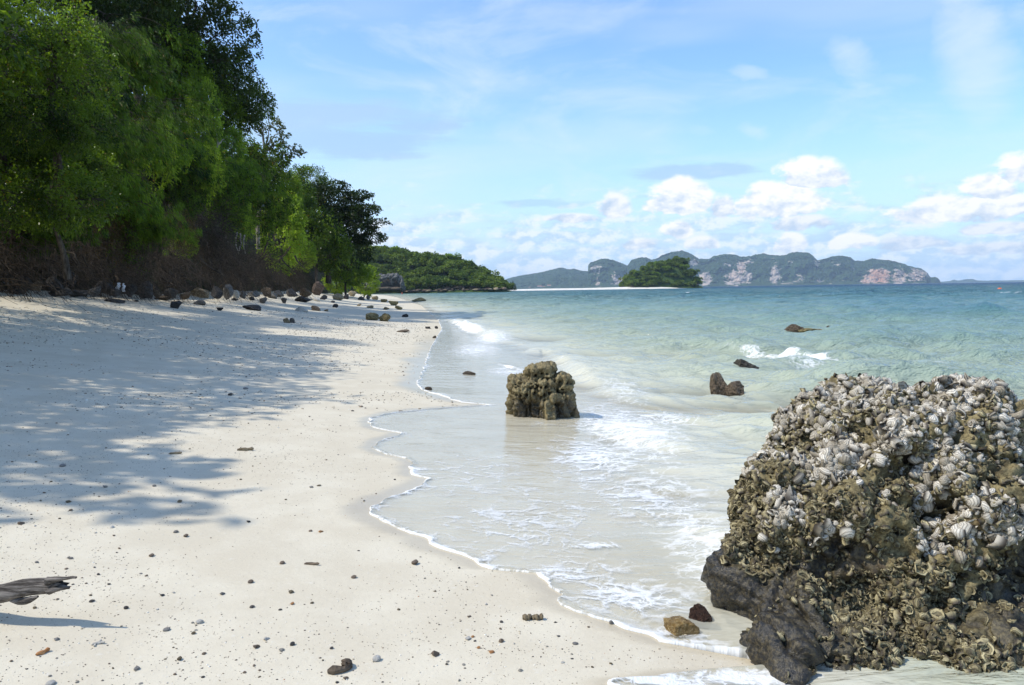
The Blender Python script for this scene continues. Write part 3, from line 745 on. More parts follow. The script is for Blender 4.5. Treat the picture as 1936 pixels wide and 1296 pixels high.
def broad_tree(name, seed, lobes, H, n_tip, n_leaf, ln, wd, clump, mat, bark, r0=0.22, hollow=0.55, flat=1.0, droop=0.25, lean=(0, 0), nlimb=6):
    """lobes: ellipsoids (cx,cy,cz,rx,ry,rz) with the trunk foot at 0,0,0. -> (trunk mesh, crown mesh)"""
    rng = np.random.default_rng(seed)
    lob = np.array(lobes, float); vol = lob[:, 3] * lob[:, 4] * lob[:, 5]; pk = rng.choice(len(lob), n_tip, p=vol ** 0.7 / (vol ** 0.7).sum())
    d = rdir(rng, n_tip); rr = (hollow + (1 - hollow) * rng.random(n_tip) ** 0.6)[:, None]
    tips = lob[pk, :3] + d * rr * lob[pk, 3:6]
    nzv = fbm(tips / (0.35 * lob[:, 3].mean()), 2, seed); keep = nzv > -0.22
    tips = tips[keep]; d = d[keep]; pk = pk[keep]
    acc = Acc()
    ctr = (lob[:, :3] * vol[:, None]).sum(0) / vol.sum()
    fork = np.array([lean[0] + ctr[0] * 0.5, lean[1] + ctr[1] * 0.5, max(0.25 * H, ctr[2] - lob[:, 5].max() * 0.9)])
    k = np.linspace(0, 1, 6)[:, None]
    tr = fork * k + np.array([0.12, 0.1, 0]) * np.sin(k * 5 + seed) * H * 0.05; tr[0] = (0, 0, -0.6)
    acc.add(*tube(tr, np.linspace(r0, r0 * 0.62, 6), 7))
    limbs = []
    for i in range(nlimb):
        tgt = tips[rng.integers(len(tips))]; tgt = ctr + (tgt - ctr) * 0.75
        q = np.linspace(0, 1, 7)[:, None]
        L = fork * (1 - q) + tgt * q + np.array([0, 0, 0.12 * np.linalg.norm(tgt - fork)]) * np.sin(q * PI) + rng.normal(0, 0.05, (7, 3)) * np.linalg.norm(tgt - fork) * q
        limbs.append(L); acc.add(*tube(L, np.linspace(r0 * 0.55, r0 * 0.10, 7), 5))
    LP = np.concatenate(limbs)
    for j in range(0, len(tips), max(1, len(tips) // 150)):
        a = LP[np.argmin(((LP - tips[j]) ** 2).sum(1))]; q = np.linspace(0, 1, 4)[:, None]
        B = a * (1 - q) + tips[j] * q + rng.normal(0, 0.06, (4, 3)) * np.linalg.norm(tips[j] - a) * np.sin(q * PI)
        acc.add(*tube(B, np.linspace(r0 * 0.10, r0 * 0.03, 4), 3))
    trunk = acc.mesh(name + "_trunk", bark)
    ct = np.clip(0.42 + 1.25 * fbm(tips / (0.5 * lob[:, 3].mean()), 2, seed + 4) + rng.normal(0, .14, len(tips)), 0, 1)
    P = np.repeat(tips, n_leaf, 0); n = len(P); cl = rdir(rng, n) * (clump * rng.random(n)[:, None] ** 0.5); cl[:, 2] *= flat
    out = np.repeat(d, n_leaf, 0) * 0.6 + rdir(rng, n) * 0.8 + np.array([0, 0, -droop])
    tint = np.clip(np.repeat(ct, n_leaf) * 0.75 + rng.random(n) * 0.26, 0, 0.92); tint[rng.random(n) < 0.012] = 0.99
    v, f, ti = leaves_at(P + cl, out, ln, wd, rng, tint)
    crown = make_mesh(name + "_crown", v, f, mat, False, {'tint': ti})
    return trunk, crown

def bamboo_mesh(name, seed, nculm, H, reach, nleaf, ln, wd, mat, side=1.0):
    """arching plumes that hang over: foot at 0,0,0; arch towards +X"""
    rng = np.random.default_rng(seed); acc = Acc(); V = []; F = []; T = []; n0 = 0
    for c in range(nculm):
        h = H * rng.uniform(.55, 1.0); th = rng.normal(0, 0.75); r = reach * rng.uniform(.45, 1.1)
        foot = np.array([rng.normal(0, .5), rng.normal(0, .8) * side, -0.4])
        q = np.linspace(0, 1, 14)
        x = r * q ** 1.8; z = h * (np.sin(q * PI * 0.72)) - 0.0
        L = foot + np.stack([x * math.cos(th), x * math.sin(th) + 0.25 * np.sin(q * 4 + c), z], 1)
        acc.add(*tube(L, np.linspace(0.028, 0.006, 14), 4))
        # side sprays
        m_ = nleaf; nt = 13; tu = np.sort(rng.random(nt) ** 0.65 * 0.9 + 0.10); ki = rng.integers(nt, size=m_); u = np.clip(tu[ki] + rng.normal(0, .012, m_), 0, 1)
        toff = rdir(rng, nt) * (0.10 + .55 * rng.random(nt)[:, None]); toff[:, 2] -= .2
        P = np.stack([np.interp(u, q, L[:, i]) for i in range(3)], 1)
        sp = rdir(rng, m_) * (0.24 * rng.random(m_)[:, None]) + toff[ki] * np.sin(np.clip(u, .15, 1) * PI * 0.85)[:, None]; sp[:, 2] -= 0.30 * rng.random(m_)
        tg = np.gradient(L, axis=0); tg = np.stack([np.interp(u, q, tg[:, i]) for i in range(3)], 1); tg /= np.linalg.norm(tg, axis=1)[:, None]
        dr = tg * 0.7 + sp * 1.0 + np.array([0.1, 0, -0.75])
        tint = np.clip(rng.normal(0.40, .26, nt)[ki] + rng.normal(0, .10, m_) + 0.30 * (u - .5), 0, .92); tint[rng.random(m_) < .02] = .99
        v, f, ti = leaves_at(P + sp, dr, ln, wd, rng, tint, 0.06); V.append(v); F.append(f + n0); T.append(ti); n0 += len(v)
    return acc.mesh(name + "_culms", BARK), make_mesh(name + "_leaves", np.concatenate(V), np.concatenate(F), mat, False, {'tint': np.concatenate(T)})

def vine_mesh(name, seed, w, h, nstr, nleaf, ln, wd, mat):
    """a curtain of creepers hanging from its top edge at z=0 down to -h"""
    rng = np.random.default_rng(seed); acc = Acc(); V = []; F = []; T = []; n0 = 0
    for c in range(nstr):
        y = rng.uniform(-w / 2, w / 2); L_ = h * rng.uniform(.35, 1.0); q = np.linspace(0, 1, 8)
        L = np.stack([0.5 * rng.normal() + 0.6 * np.sin(q * 2.6) * rng.uniform(.3, 1.1), y + 0.3 * np.sin(q * 3 + c) + rng.normal() * 0.2 * q, 0.4 * rng.normal() - L_ * q ** 1.2], 1)
        acc.add(*tube(L, 0.010, 3))
        nt = 7; ki = rng.integers(nt, size=nleaf); tu = rng.random(nt); tt_ = rng.normal(.42, .28, nt); u = np.clip(tu[ki] + rng.normal(0, .025, nleaf), 0, 1); P = np.stack([np.interp(u, q, L[:, i]) for i in range(3)], 1) + rdir(rng, nleaf) * 0.30 * rng.random(nleaf)[:, None] + (rdir(rng, nt) * .22)[ki]
        dr = rdir(rng, nleaf) * 0.8 + np.array([0.55, 0, -0.6])
        tint = np.clip(tt_[ki] + rng.normal(0, .12, nleaf) + 0.3 * (0.5 - u), 0, .92); tint[rng.random(nleaf) < .015] = .99
        v, f, ti = leaves_at(P, dr, ln, wd, rng, tint, 0.12); V.append(v); F.append(f + n0); T.append(ti); n0 += len(v)
    return acc.mesh(name + "_stems", TWIG), make_mesh(name + "_leaves", np.concatenate(V), np.concatenate(F), mat, False, {'tint': np.concatenate(T)})

# ---- one of each kind
KINDS = {}
KINDS['glossy'] = broad_tree("glossy_tree", 1, [(1.2, 0, 6.2, 2.4, 2.4, 1.9), (2.6, -1, 5.0, 1.7, 1.8, 1.4), (0.2, 1.2, 4.8, 1.9, 1.9, 1.6), (2.0, 1.3, 6.8, 1.5, 1.5, 1.2)], 7.5, 760, 15, 0.19, 0.085, 0.34, LM_mid, BARK, 0.20, 0.5)
KINDS['low'] = broad_tree("low_tree", 2, [(1.0, 0, 2.6, 2.2, 2.4, 1.3), (2.2, -.8, 2.0, 1.4, 1.6, 1.0), (1.6, 1.4, 2.2, 1.5, 1.5, 1.1)], 3.8, 620, 15, 0.16, 0.085, 0.32, LM_mid, BARK, 0.14, 0.5)
KINDS['tall'] = broad_tree("tall_dark_tree", 3, [(0, 0, 14, 3.6, 3.6, 2.6), (2.6, .5, 11.4, 2.8, 2.6, 2.1), (-2.0, .8, 11.5, 2.6, 2.6, 2.0), (2.9, -1, 8.4, 2.2, 2.2, 2.0), (0.5, 1, 9.4, 2.6, 2.6, 1.9), (0, -1, 16.4, 2.2, 2.2, 1.5), (3.2, .3, 6.3, 1.8, 1.8, 1.5)], 17, 1300, 13, 0.30, 0.15, 0.46, LM_dark, BARK, 0.34, 0.45, 0.7, 0.2, (0, 0), 9)
KINDS['sparse'] = broad_tree("sparse_tree", 4, [(1.4, 0, 7.4, 1.3, 1.3, 1.0), (2.0, .3, 6.2, 1.2, 1.2, .9), (0.4, 0, 8.2, 1.0, 1.0, .7)], 9, 90, 9, 0.30, 0.15, 0.30, LM_olive, BARK_P, 0.13, 0.35, 1, .2, (0, 0), 8)
KINDS['shrub'] = broad_tree("bright_shrub", 5, [(0.4, 0, 2.0, 1.5, 1.6, 1.9), (.7, .4, 3.4, 1.0, 1.1, 1.2)], 3.6, 420, 14, 0.20, 0.11, 0.30, LM_light, BARK, 0.09, 0.6)
KINDS['layer'] = broad_tree("layered_tree", 6, [(0, 0, 10.0, 5.0, 5.0, 3.6), (3.2, -1.5, 7.2, 4.0, 4.4, 3.0), (-2.5, 1, 8.0, 4.6, 4.6, 4.0), (2.2, -2.0, 3.9, 4.4, 4.2, 2.8), (-2, -1, 4.0, 4.4, 4.2, 3.0), (5.2, -1.5, 9.3, 2.6, 2.2, .7), (6.4, -2, 7.4, 2.6, 2.0, .6), (6.6, -1.8, 5.4, 2.2, 2.0, .6), (4.2, -1, 11.2, 2.4, 2.2, .7)], 13, 3300, 12, 0.42, 0.22, 0.60, LM_dark, BARK, 0.42, 0.55, 0.45, 0.05, (0, 0), 14)
KINDS['round'] = broad_tree("round_tree", 7, [(0, 0, 5.2, 2.6, 2.6, 2.4), (1.6, .5, 4.2, 1.8, 1.8, 1.6), (-1.2, .8, 6.4, 1.7, 1.7, 1.4)], 7.4, 700, 13, 0.26, 0.13, 0.42, LM_mid, BARK, 0.2, 0.5)
KINDS['bamboo'] = bamboo_mesh("bamboo", 8, 40, 5.0, 4.2, 400, 0.27, 0.048, LM_bamb)
KINDS['bamboo_b'] = bamboo_mesh("bamboo", 9, 34, 4.0, 4.6, 420, 0.26, 0.046, LM_bamb, 1.5)
KINDS['vine'] = vine_mesh("creeper", 10, 5.0, 3.6, 60, 110, 0.17, 0.085, LM_bamb)
KINDS['vine_l'] = vine_mesh("creeper", 12, 4.0, 3.0, 44, 110, 0.20, 0.09, LM_light)
KINDS['vine_d'] = vine_mesh("dry_creeper", 13, 4.6, 3.0, 60, 70, 0.20, 0.035, LM_dry)
PARTN = {'bamboo': ('culm', 'leaves'), 'bamboo_b': ('culm', 'leaves'), 'vine': ('stem', 'leaves'), 'vine_l': ('stem', 'leaves'), 'vine_d': ('stem', 'leaves')}
# local height of the middle of the foliage and its half width, used to set a plant where the photograph has its crown
MID = {'glossy': (1.4, 5.6, 2.7), 'low': (1.5, 2.4, 2.4), 'tall': (0.8, 11.3, 4.2), 'sparse': (1.4, 7.2, 1.5), 'shrub': (0.5, 2.3, 1.5), 'layer': (1.2, 7.0, 6.8), 'round': (0.2, 5.2, 2.7), 'bamboo': (1.9, 2.9, 2.6), 'bamboo_b': (2.0, 2.3, 2.8), 'vine': (0.3, -1.4, 2.2), 'vine_l': (0.3, -1.2, 1.9), 'vine_d': (0.3, -1.2, 2.2)}
GRP = {'glossy': 'trees on the bank', 'low': 'trees on the bank', 'tall': 'trees on the bank', 'sparse': 'trees on the bank', 'layer': 'trees on the bank', 'round': 'trees on the bank', 'shrub': 'shrubs on the bank', 'bamboo': 'bamboo clumps on the bank', 'bamboo_b': 'bamboo clumps on the bank', 'vine': 'creepers hanging over the bank', 'vine_l': 'creepers hanging over the bank', 'vine_d': 'creepers hanging over the bank'}
CAT = {'shrub': 'shrub', 'bamboo': 'bamboo', 'bamboo_b': 'bamboo', 'vine': 'creeper', 'vine_l': 'creeper', 'vine_d': 'creeper'}
NAME = {'glossy': 'broadleaf_tree', 'low': 'low_tree', 'tall': 'tall_tree', 'sparse': 'sparse_tree', 'shrub': 'shrub', 'layer': 'shade_tree', 'round': 'broadleaf_tree', 'bamboo': 'bamboo', 'bamboo_b': 'bamboo', 'vine': 'creeper', 'vine_l': 'creeper', 'vine_d': 'dry_creeper'}
def plant(kind, loc, rz, scale, label):
    t = bpy.data.objects.new(NAME[kind], None); C.objects.link(t)
    t.location = [float(q) for q in loc]; t.rotation_euler = (0, 0, rz); t.scale = scale if hasattr(scale, '__len__') else (scale,) * 3
    tag(t, label, CAT.get(kind, 'tree'), GRP[kind])
    pn = PARTN.get(kind, ('trunk', 'crown'))
    link(pn[0], KINDS[kind][0], t); link(pn[1], KINDS[kind][1], t)
    return t
def plant_px(kind, px, py, Y, rpx, rz, label, zs=1.0):
    """crown centred on the photograph's pixel at depth Y, half width rpx; the foot goes where that puts it, sunk into the bank"""
    P = at_Y(px, py, Y); mx, mz, mr = MID[kind]
    s = rpx * Y / FPX / mr
    foot = np.array([P[0] - math.cos(rz) * mx * s, Y - math.sin(rz) * mx * s, P[2] - mz * s * zs])
    return plant(kind, foot, rz, (s, s, s * zs), label)
PL = [  # kind, px, py, Y, half width px, rotation, label, z stretch
    ('glossy', 70, 105, 19.0, 118, -1.5, "glossy broadleaf tree with yellow green leaves at the top left corner", 1),
    ('glossy', -40, 190, 20.5, 120, -1.9, "dark broadleaf tree under the glossy one at the left edge", 1),
    ('low', 75, 375, 19.5, 120, -1.6, "low bright green tree hanging over the boulders at the left edge", 1),
    ('low', 20, 310, 21.5, 110, 0.9, "dark low tree behind the bright green one at the left edge", 1),
    ('low', 130, 310, 21.8, 80, -0.5, "small leafy tree right of the dark low tree by the left edge", 1),
    ('low', 95, 235, 18.8, 95, -1.3, "leafy boughs in shade below the glossy corner tree", 1.1),
    ('bamboo', 170, 150, 25, 105, 0.1, "dark feathery bamboo right of the glossy corner tree", 1),
    ('bamboo_b', 235, 245, 27, 100, -0.1, "drooping bamboo in the middle of the shaded slope", 1),
    ('bamboo', 255, 110, 31, 95, 0.2, "tall bamboo plumes below the dark treetops", 1),
    ('bamboo_b', 175, 255, 24, 90, 0.0, "olive bamboo above the low trees at the left", 1),
    ('bamboo', 235, 365, 27, 90, -0.15, "green bamboo curtain reaching down over the brown brush", 1),
    ('bamboo_b', 300, 215, 34, 90, 0.1, "bamboo crowding in front of the tall dark trees", 1),
    ('bamboo', 340, 300, 37, 80, -0.1, "sunlit topped bamboo in the centre of the slope", 1),
    ('bamboo_b', 285, 425, 29, 62, -0.4, "bright green bamboo spray nearest the driftwood branches", 1),
    ('bamboo', 400, 290, 44, 75, 0.0, "bamboo below the pale stemmed light green tree", 1),
    ('bamboo_b', 170, 70, 29, 90, 0.3, "dark bamboo high up beside the shadow gap", 1),
    ('bamboo', 455, 330, 52, 70, -0.1, "bamboo draped over the bank left of the olive tree", 1),
    ('bamboo_b', 120, 230, 23.5, 80, 0.1, "brownish green bamboo over the left low tree", 1),
    ('tall', 372, 70, 50, 108, 0.15, "tallest dark tree with ragged top against the sky", 1.05),
    ('tall', 300, 30, 46, 105, 1.7, "tall dark tree just left of the tallest one", 1),
    ('tall', 240, 0, 42, 120, 2.6, "tall dark tree at the top of the picture above the bamboo", 1),
    ('tall', 130, -30, 36, 120, 0.7, "dark treetop behind the glossy corner tree", 1),
    ('round', 455, 175, 53, 52, 0.3, "dark rounded tree at the right shoulder of the tall trees", 1.1),
    ('round', 400, 190, 49, 60, 1.0, "shaded round tree below the tallest dark tree", 1.2),
    ('round', 296, 170, 45, 75, 0.6, "dark leafy tree in the shadow gap between bamboo and tall trees", 1.2),
    ('round', 330, 120, 47, 60, 2.1, "dark tree under the tall trees left of the tallest one", 1.2),
    ('sparse', 518, 258, 60, 40, 0.0, "sparse grey green tree with bare limbs against the sky", 1),
    ('sparse', 505, 305, 62, 26, 0.6, "small thin twiggy tree under the sparse one", 1),
    ('shrub', 386, 225, 41, 32, 0.0, "light green slender tree with pale stem on the slope", 1.5),
    ('shrub', 440, 280, 47, 26, 0.5, "small bright bush right of the light green slender tree", 1),
    ('vine_l', 300, 300, 33.0, 62, 0.0, "sunlit pale green creepers over the dark hollow", 1),
    ('vine_l', 390, 330, 39, 52, 0.1, "light green creepers right of the dark hollow", 1),
    ('vine', 430, 375, 44, 66, 0.0, "deep green creepers hanging down beside bare twigs", 1),
    ('vine', 500, 400, 57, 64, 0.0, "creepers hanging left of the bright yellow green shrub", 1),
    ('vine', 490, 330, 58, 66, 0.0, "leafy creepers below the sparse grey tree", 1),
    ('vine', 350, 380, 37, 55, 0.2, "creepers in shade over the brown hollow", 1),
    ('vine_d', 190, 440, 26.5, 80, 0.0, "brown dead creepers over the boulders on the left", 1),
    ('vine_d', 330, 440, 33.5, 60, 0.0, "dry brown creepers in the hollow under the bamboo", 1),
    ('vine', 245, 425, 28.5, 70, 0.1, "green creepers drooping low over the root tangle", 1),
    ('vine_l', 455, 425, 45, 40, 0.1, "pale creepers hanging lowest over the brown thicket", 1),
    ('bamboo_b', 90, 425, 21.5, 70, -0.3, "low spray of bamboo above the left boulders", 1),
    ('shrub', 350, 462, 35, 24, 0.0, "little yellow green shrub at the foot of the bamboo", 0.8),
    ('shrub', 535, 440, 68, 44, 0.0, "bright yellow green shrub in the sun at the end of the bank", 1.15),
    ('shrub', 575, 485, 78, 24, 0.0, "low green shrub under the bright yellow green one", 0.8),
    ('round', 520, 345, 76, 42, 0.0, "olive green tree rising behind the bright shrub", 1.2),
    ('round', 590, 345, 112, 36, 0.0, "grey green treetop above the big shade tree", 1),
    ('round', 560, 370, 98, 40, 1.0, "dark tree between the olive tree and the shade tree", 1.1),
    ('layer', 634, 432, 108, 92, 0.0, "big dark shade tree with layered boughs at the end of the beach", 1.0),
    ('round', 600, 450, 97, 55, 0.4, "dark leafy tree filling the left side of the shade tree", 1.2),
    ('round', 655, 505, 112, 42, 0.4, "low dark tree at the foot of the shade tree", 0.9),
    ('shrub', 640, 530, 116, 26, 0.0, "small bright shrub at the shaded foot of the trees", 0.7),
    ('shrub', 695, 532, 135, 24, 0.0, "green shrub at the right foot of the shade tree", 0.8),
]
for (k, px, py, Y, r, rz, lab, zs) in PL: plant_px(k, px, py, Y, r, rz, lab, zs)
# trees just outside the left of the frame: they stand on the same bank and shade the sand
for i, (k, x, y, s, rz) in enumerate([('glossy', -13.6, 5.0, 1.06, 0.9), ('glossy', -13.4, 2.6, .85, 0.4), ('sparse', -11.9, 3.7, 1.1, 0.2), ('glossy', -13.4, 8.6, 1.14, 0.1), ('glossy', -13.4, 12.0, 1.1, 0.5), ('glossy', -14.0, 15.6, 1.05, 0.3), ('round', -16.4, 10.5, 1.0, 1.3)]):
    plant(k, (x, y, float(bank_z(np.array([x]), np.array([y]))[0]) - 0.2), rz, s, "tree on the bank just out of the picture on the left")

# ---- dry brush at the foot of the bank: each tangle is a plant of its own
def brush_mesh(seed, n, w, h):
    rng = np.random.default_rng(seed); acc = Acc()
    for i in range(n):
        p = np.array([rng.normal(0, .35), rng.uniform(-w / 2, w / 2), rng.uniform(0, h * .75)]); q = np.linspace(0, 1, 6)[:, None]
        d = rdir(rng, 1)[0] * np.array([.7, 1.3, .9]); L_ = rng.uniform(.5, 1.5) * h * .6
        L = p + d * L_ * q + rdir(rng, 1)[0] * 0.3 * L_ * q ** 2 + np.array([0.35, 0, -0.45]) * L_ * q ** 2
        acc.add(*tube(L, np.linspace(rng.uniform(.006, .016), .003, 6), 3))
    return acc.mesh("dry_brush", TWIG)
BR = [brush_mesh(s, 420, 3.6, 2.2) for s in (1, 2, 3)]
for i, (px, py, Y, s, lab) in enumerate([(60, 470, 23.6, 1.0, "tangle of dry brown twigs above the boulders at the left edge"), (165, 480, 26.5, 1.0, "dry brown thicket over dark boulders"), (240, 495, 29, 0.9, "brown twigs hanging beside the white scraps"),
    (320, 500, 32.5, 1.0, "grey tangle of roots under the yellow green shrub"), (400, 480, 40, 1.25, "wide grey brown thicket in the middle of the bank"), (440, 500, 46, 1.3, "pinkish brown dry brush under the creepers"), (490, 500, 56, 1.4, "dry brush under the hanging creepers near the shaded gap"), (545, 515, 72, 1.5, "brown brush below the bright yellow green shrub"),
    (380, 425, 38.5, 1.1, "bare twiggy brush in the dark hollow"), (-40, 470, 21.5, 1.1, "brown twigs above the boulders, cut by the left edge of the picture")]):
    P = at_Y(px, py, Y); o = link("dry_brush", BR[i % 3], None, (P[0], Y, P[2] - 1.0 * s)); o.scale = (s, s, s); o.rotation_euler = (0, 0, 0.1 * i)
    tag(o, lab, "dry brush", "dry brush along the bank")
# leaning dead branches and hanging roots
def branch(pp, Y, r, lab, sag=0.0, mat=None, dY=0.0):
    P = np.array([at_Y(a, b, Y + dY * i) for i, (a, b) in enumerate(pp)])
    q = np.linspace(0, 1, 12); k = np.linspace(0, 1, len(P)); L = np.stack([np.interp(q, k, P[:, i]) for i in range(3)], 1)
    L += np.array([0, 0, 1]) * (-sag * np.sin(q * PI))[:, None] + 0.015 * np.stack([np.sin(q * 17), np.cos(q * 13), np.sin(q * 11 + 1)], 1)
    a = Acc(); a.add(*tube(L, np.linspace(r, r * .45, 12), 6))
    base = L[0].copy(); v = np.concatenate(a.v) - base
    o = link("dead_branch", make_mesh("dead_branch", v, np.concatenate(a.f), mat or TWIG), None, base); tag(o, lab, "branch", "dead branches on the bank")
branch([(40, 458), (90, 492), (158, 513)], 22.4, .045, "long dead branch leaning over the left boulders")
branch([(60, 470), (100, 500), (128, 530)], 22.2, .03, "thin dead branch below the long leaning one")
branch([(100, 468), (140, 480), (152, 505)], 23.5, .03, "crooked dead branch behind the long leaning one")
branch([(293, 515), (320, 535), (336, 543)], 31.0, .05, "dead branch sloping down to the tan boulder")
branch([(298, 498), (322, 520), (334, 543)], 31.2, .045, "bent dead branch ending at the tan boulder")
branch([(326, 524), (350, 527), (372, 532)], 32.5, .04, "pale dead branch lying level above the tan boulder")
branch([(262, 500), (254, 525), (250, 548)], 29.5, .04, "root hanging straight down beside the white scraps")
branch([(276, 498), (274, 520), (272, 540)], 29.8, .035, "thin root hanging right of the white scraps")
branch([(315, 498), (326, 505), (328, 515)], 31.5, .07, "short broken dead branch stub under the bamboo")
for i, (x0, y0, x1, y1, x2, y2) in enumerate([(448, 440, 445, 460, 452, 482), (454, 442, 456, 462, 450, 478), (462, 445, 460, 462, 464, 480), (425, 440, 430, 455, 436, 470)]):
    branch([(x0, y0), (x1, y1), (x2, y2)], 43.0 + .2 * i, .045, ["leftmost of the three pale bare stems hanging side by side", "middle one of the three pale bare stems hanging side by side", "rightmost of the three pale bare stems hanging side by side", "pale bare stem hanging apart, left of the three"][i], 0, BARK_P)
branch([(408, 300), (412, 270), (407, 245)], 41, .07, "pale bare stem of a tree standing up from the slope", 0, BARK_P)
branch([(412, 275), (418, 268), (424, 262)], 41, .04, "forked pale twig on the bare stem in the slope", 0, BARK_P)

rb = np.random.default_rng(31)
for i in range(26):
    px = rb.uniform(5, 560); Yb = float(np.interp(px, [0, 100, 200, 300, 400, 500, 560], [22.2, 23.6, 26.6, 31, 37, 50, 66])) - .2
    y0 = rb.uniform(455, 505); ln = rb.uniform(20, 48); sl = rb.normal(0, 22)
    branch([(px, y0), (px + sl * .4, y0 + ln * .55), (px + sl, min(y0 + ln, 552))], Yb, rb.uniform(.018, .045) * Yb / 28, "bare root or stem in the shade of the bank", 0, TWIG, .15)
# ------------------------------------------------------------------ headland, sandbar, islet
def terrain(name, f, xs, ys, mat, label):
    XX, YY = np.meshgrid(xs, ys); Z = f(XX, YY)
    o = link(name, make_mesh(name, np.stack([XX, YY, Z], -1).reshape(-1, 3), grid_faces(len(ys), len(xs)), mat)); tag(o, label, None, None, 'structure'); return o
def m_simple(name, a, b, sc, rough=0.9):
    m, t, out = new_mat(name); co = t.new('ShaderNodeTexCoord').outputs['Object']
    n = t.noise(co, sc, 5, 0.65); p = principled(t, t.mix(t.step(n, 0.38, 0.62), a, b), rough, 0.15, t.bump(n, 0.5, 0.3 / sc)); t.l.new(p.outputs[0], out.inputs[0]); return m
M_green = m_simple("undergrowth", (0.030, 0.055, 0.014), (0.065, 0.105, 0.026), 0.3)
M_bar = m_simple("white_sand", (0.62, 0.59, 0.52), (0.70, 0.67, 0.60), 0.2)
M_brownrock = m_simple("brown_shore_rock", (0.12, 0.085, 0.06), (0.34, 0.26, 0.185), 0.9)
HY0 = 455.0
hr = np.array([(600, 470), (680, 474), (720, 480), (752, 487), (790, 490), (825, 494), (850, 499), (880, 509), (900, 519), (920, 529), (940, 538), (955, 545), (965, 549)], float)
hX = np.array([at_Y(a, b + 6, HY0 + 25)[0] for a, b in hr]); hZ = np.array([at_Y(a, b + 6, HY0 + 25)[2] for a, b in hr])
def head_z(X, Y):
    sh = np.shape(X); x = np.ravel(X); y = np.ravel(Y)
    top = np.interp(x, hX, np.maximum(hZ, -1)); yy = y - (HY0 - 8 + 5 * np.sin(x * 0.06))
    pr = np.clip(sstep(yy, 0, 34), 0, 1) ** 0.75 * (1 - 0.7 * sstep(yy, 60, 200))
    return (np.where(yy < 0, -1.5, 0.5 + pr * top) + 0.6 * fbm(xy0(x, y, .08), 2, 3)).reshape(sh)
terrain("headland", head_z, np.linspace(-215, 0, 90), np.linspace(HY0 - 16, HY0 + 220, 60), M_green, "low green headland closing the bay on the left")
bx = np.array([at_Y(a, 545, 770)[0] for a in (690, 800, 900, 1000, 1100, 1180, 1250, 1320, 1345)])
def bar_z(X, Y):
    w = np.interp(X, bx, [12, 14, 16, 15, 15, 17, 22, 16, 0]); hh = np.interp(X, bx, [1.5, 1.6, 1.9, 2.1, 2.3, 2.9, 2.6, 1.0, -0.5]); c = 790 + 0 * X
    return hh * np.exp(-((Y - c) / np.maximum(w, 1)) ** 4) - 0.6 + 0.15 * np.sin(X * .05)
terrain("sandbar", bar_z, np.linspace(bx[0] - 60, bx[-1] + 6, 120), np.linspace(755, 830, 40), M_bar, "white sandbar running from the headland to the small islet")
ir = np.array([(1176, 545), (1182, 537), (1192, 524), (1205, 513), (1222, 503), (1240, 499), (1258, 494), (1272, 490), (1290, 491), (1300, 500), (1310, 514), (1316, 530), (1322, 545)], float)
iX = np.array([at_Y(a, b, 800)[0] for a, b in ir]); iZ = np.array([at_Y(a, b, 800)[2] for a, b in ir])
def islet_z(X, Y):
    top = np.interp(X, iX, np.maximum(iZ - 7.0, 0)); return top * np.exp(-((Y - 806) / 24.0) ** 4) - 0.3 + 2.0 * np.exp(-((Y - 806) / 27.0) ** 6) * (top > 0)
terrain("islet_ground", islet_z, np.linspace(iX[0] - 3, iX[-1] + 3, 60), np.linspace(772, 842, 40), M_green, "small round wooded islet at the end of the sandbar")

# crowns for the far woods: four meshes shared by all of them
def far_crown(seed, n, leaf, mat):
    rng = np.random.default_rng(seed)
    bl = np.array([(0, 0, 0, 1.0)] + [(*(rng.normal(0, .5, 3) * (1, 1, .5) + (0, 0, .15)), rng.uniform(.4, .65)) for _ in range(6)])
    k = rng.choice(len(bl), n, p=bl[:, 3] ** 2 / (bl[:, 3] ** 2).sum()); d = rdir(rng, n); d[:, 2] = np.abs(d[:, 2]) * 1.0 - 0.25
    P = bl[k, :3] + d * bl[k, 3][:, None] * rng.uniform(.75, 1.02, n)[:, None] * np.array([1, 1, .85])
    tint = np.clip(0.40 + 0.9 * fbm(P * 1.5, 2, seed) + rng.normal(0, .2, n), 0, .92)
    v, f, ti = leaves_at(P, rdir(rng, n) * .9 + d * .5, leaf, leaf * .75, rng, tint, 0.1)
    return make_mesh("far_crown", v, f, mat, False, {'tint': ti})
FC = [far_crown(s, 620, 0.34, LM_far) for s in (1, 2, 3)] + [far_crown(9, 620, .32, LM_mid)]
tk = Acc(); tk.add(*tube(np.array([(0, 0, -1.6), (.05, 0, -.8), (0, .05, 0)]), np.array([.10, .08, .05]), 5)); FT = tk.mesh("far_trunk", BARK)
rng = np.random.default_rng(5)
def far_tree(x, y, z, r, zs, k, name, label, group):
    t = bpy.data.objects.new(name, None); C.objects.link(t); t.location = (float(x), float(y), float(z)); t.rotation_euler = (0, 0, rng.uniform(0, 6.28)); t.scale = (r, r, r * zs)
    tag(t, label, "tree", group); a = link("crown", FC[k], t); b = link("trunk", FT, t)
    a.location.z = b.location.z = 1.15
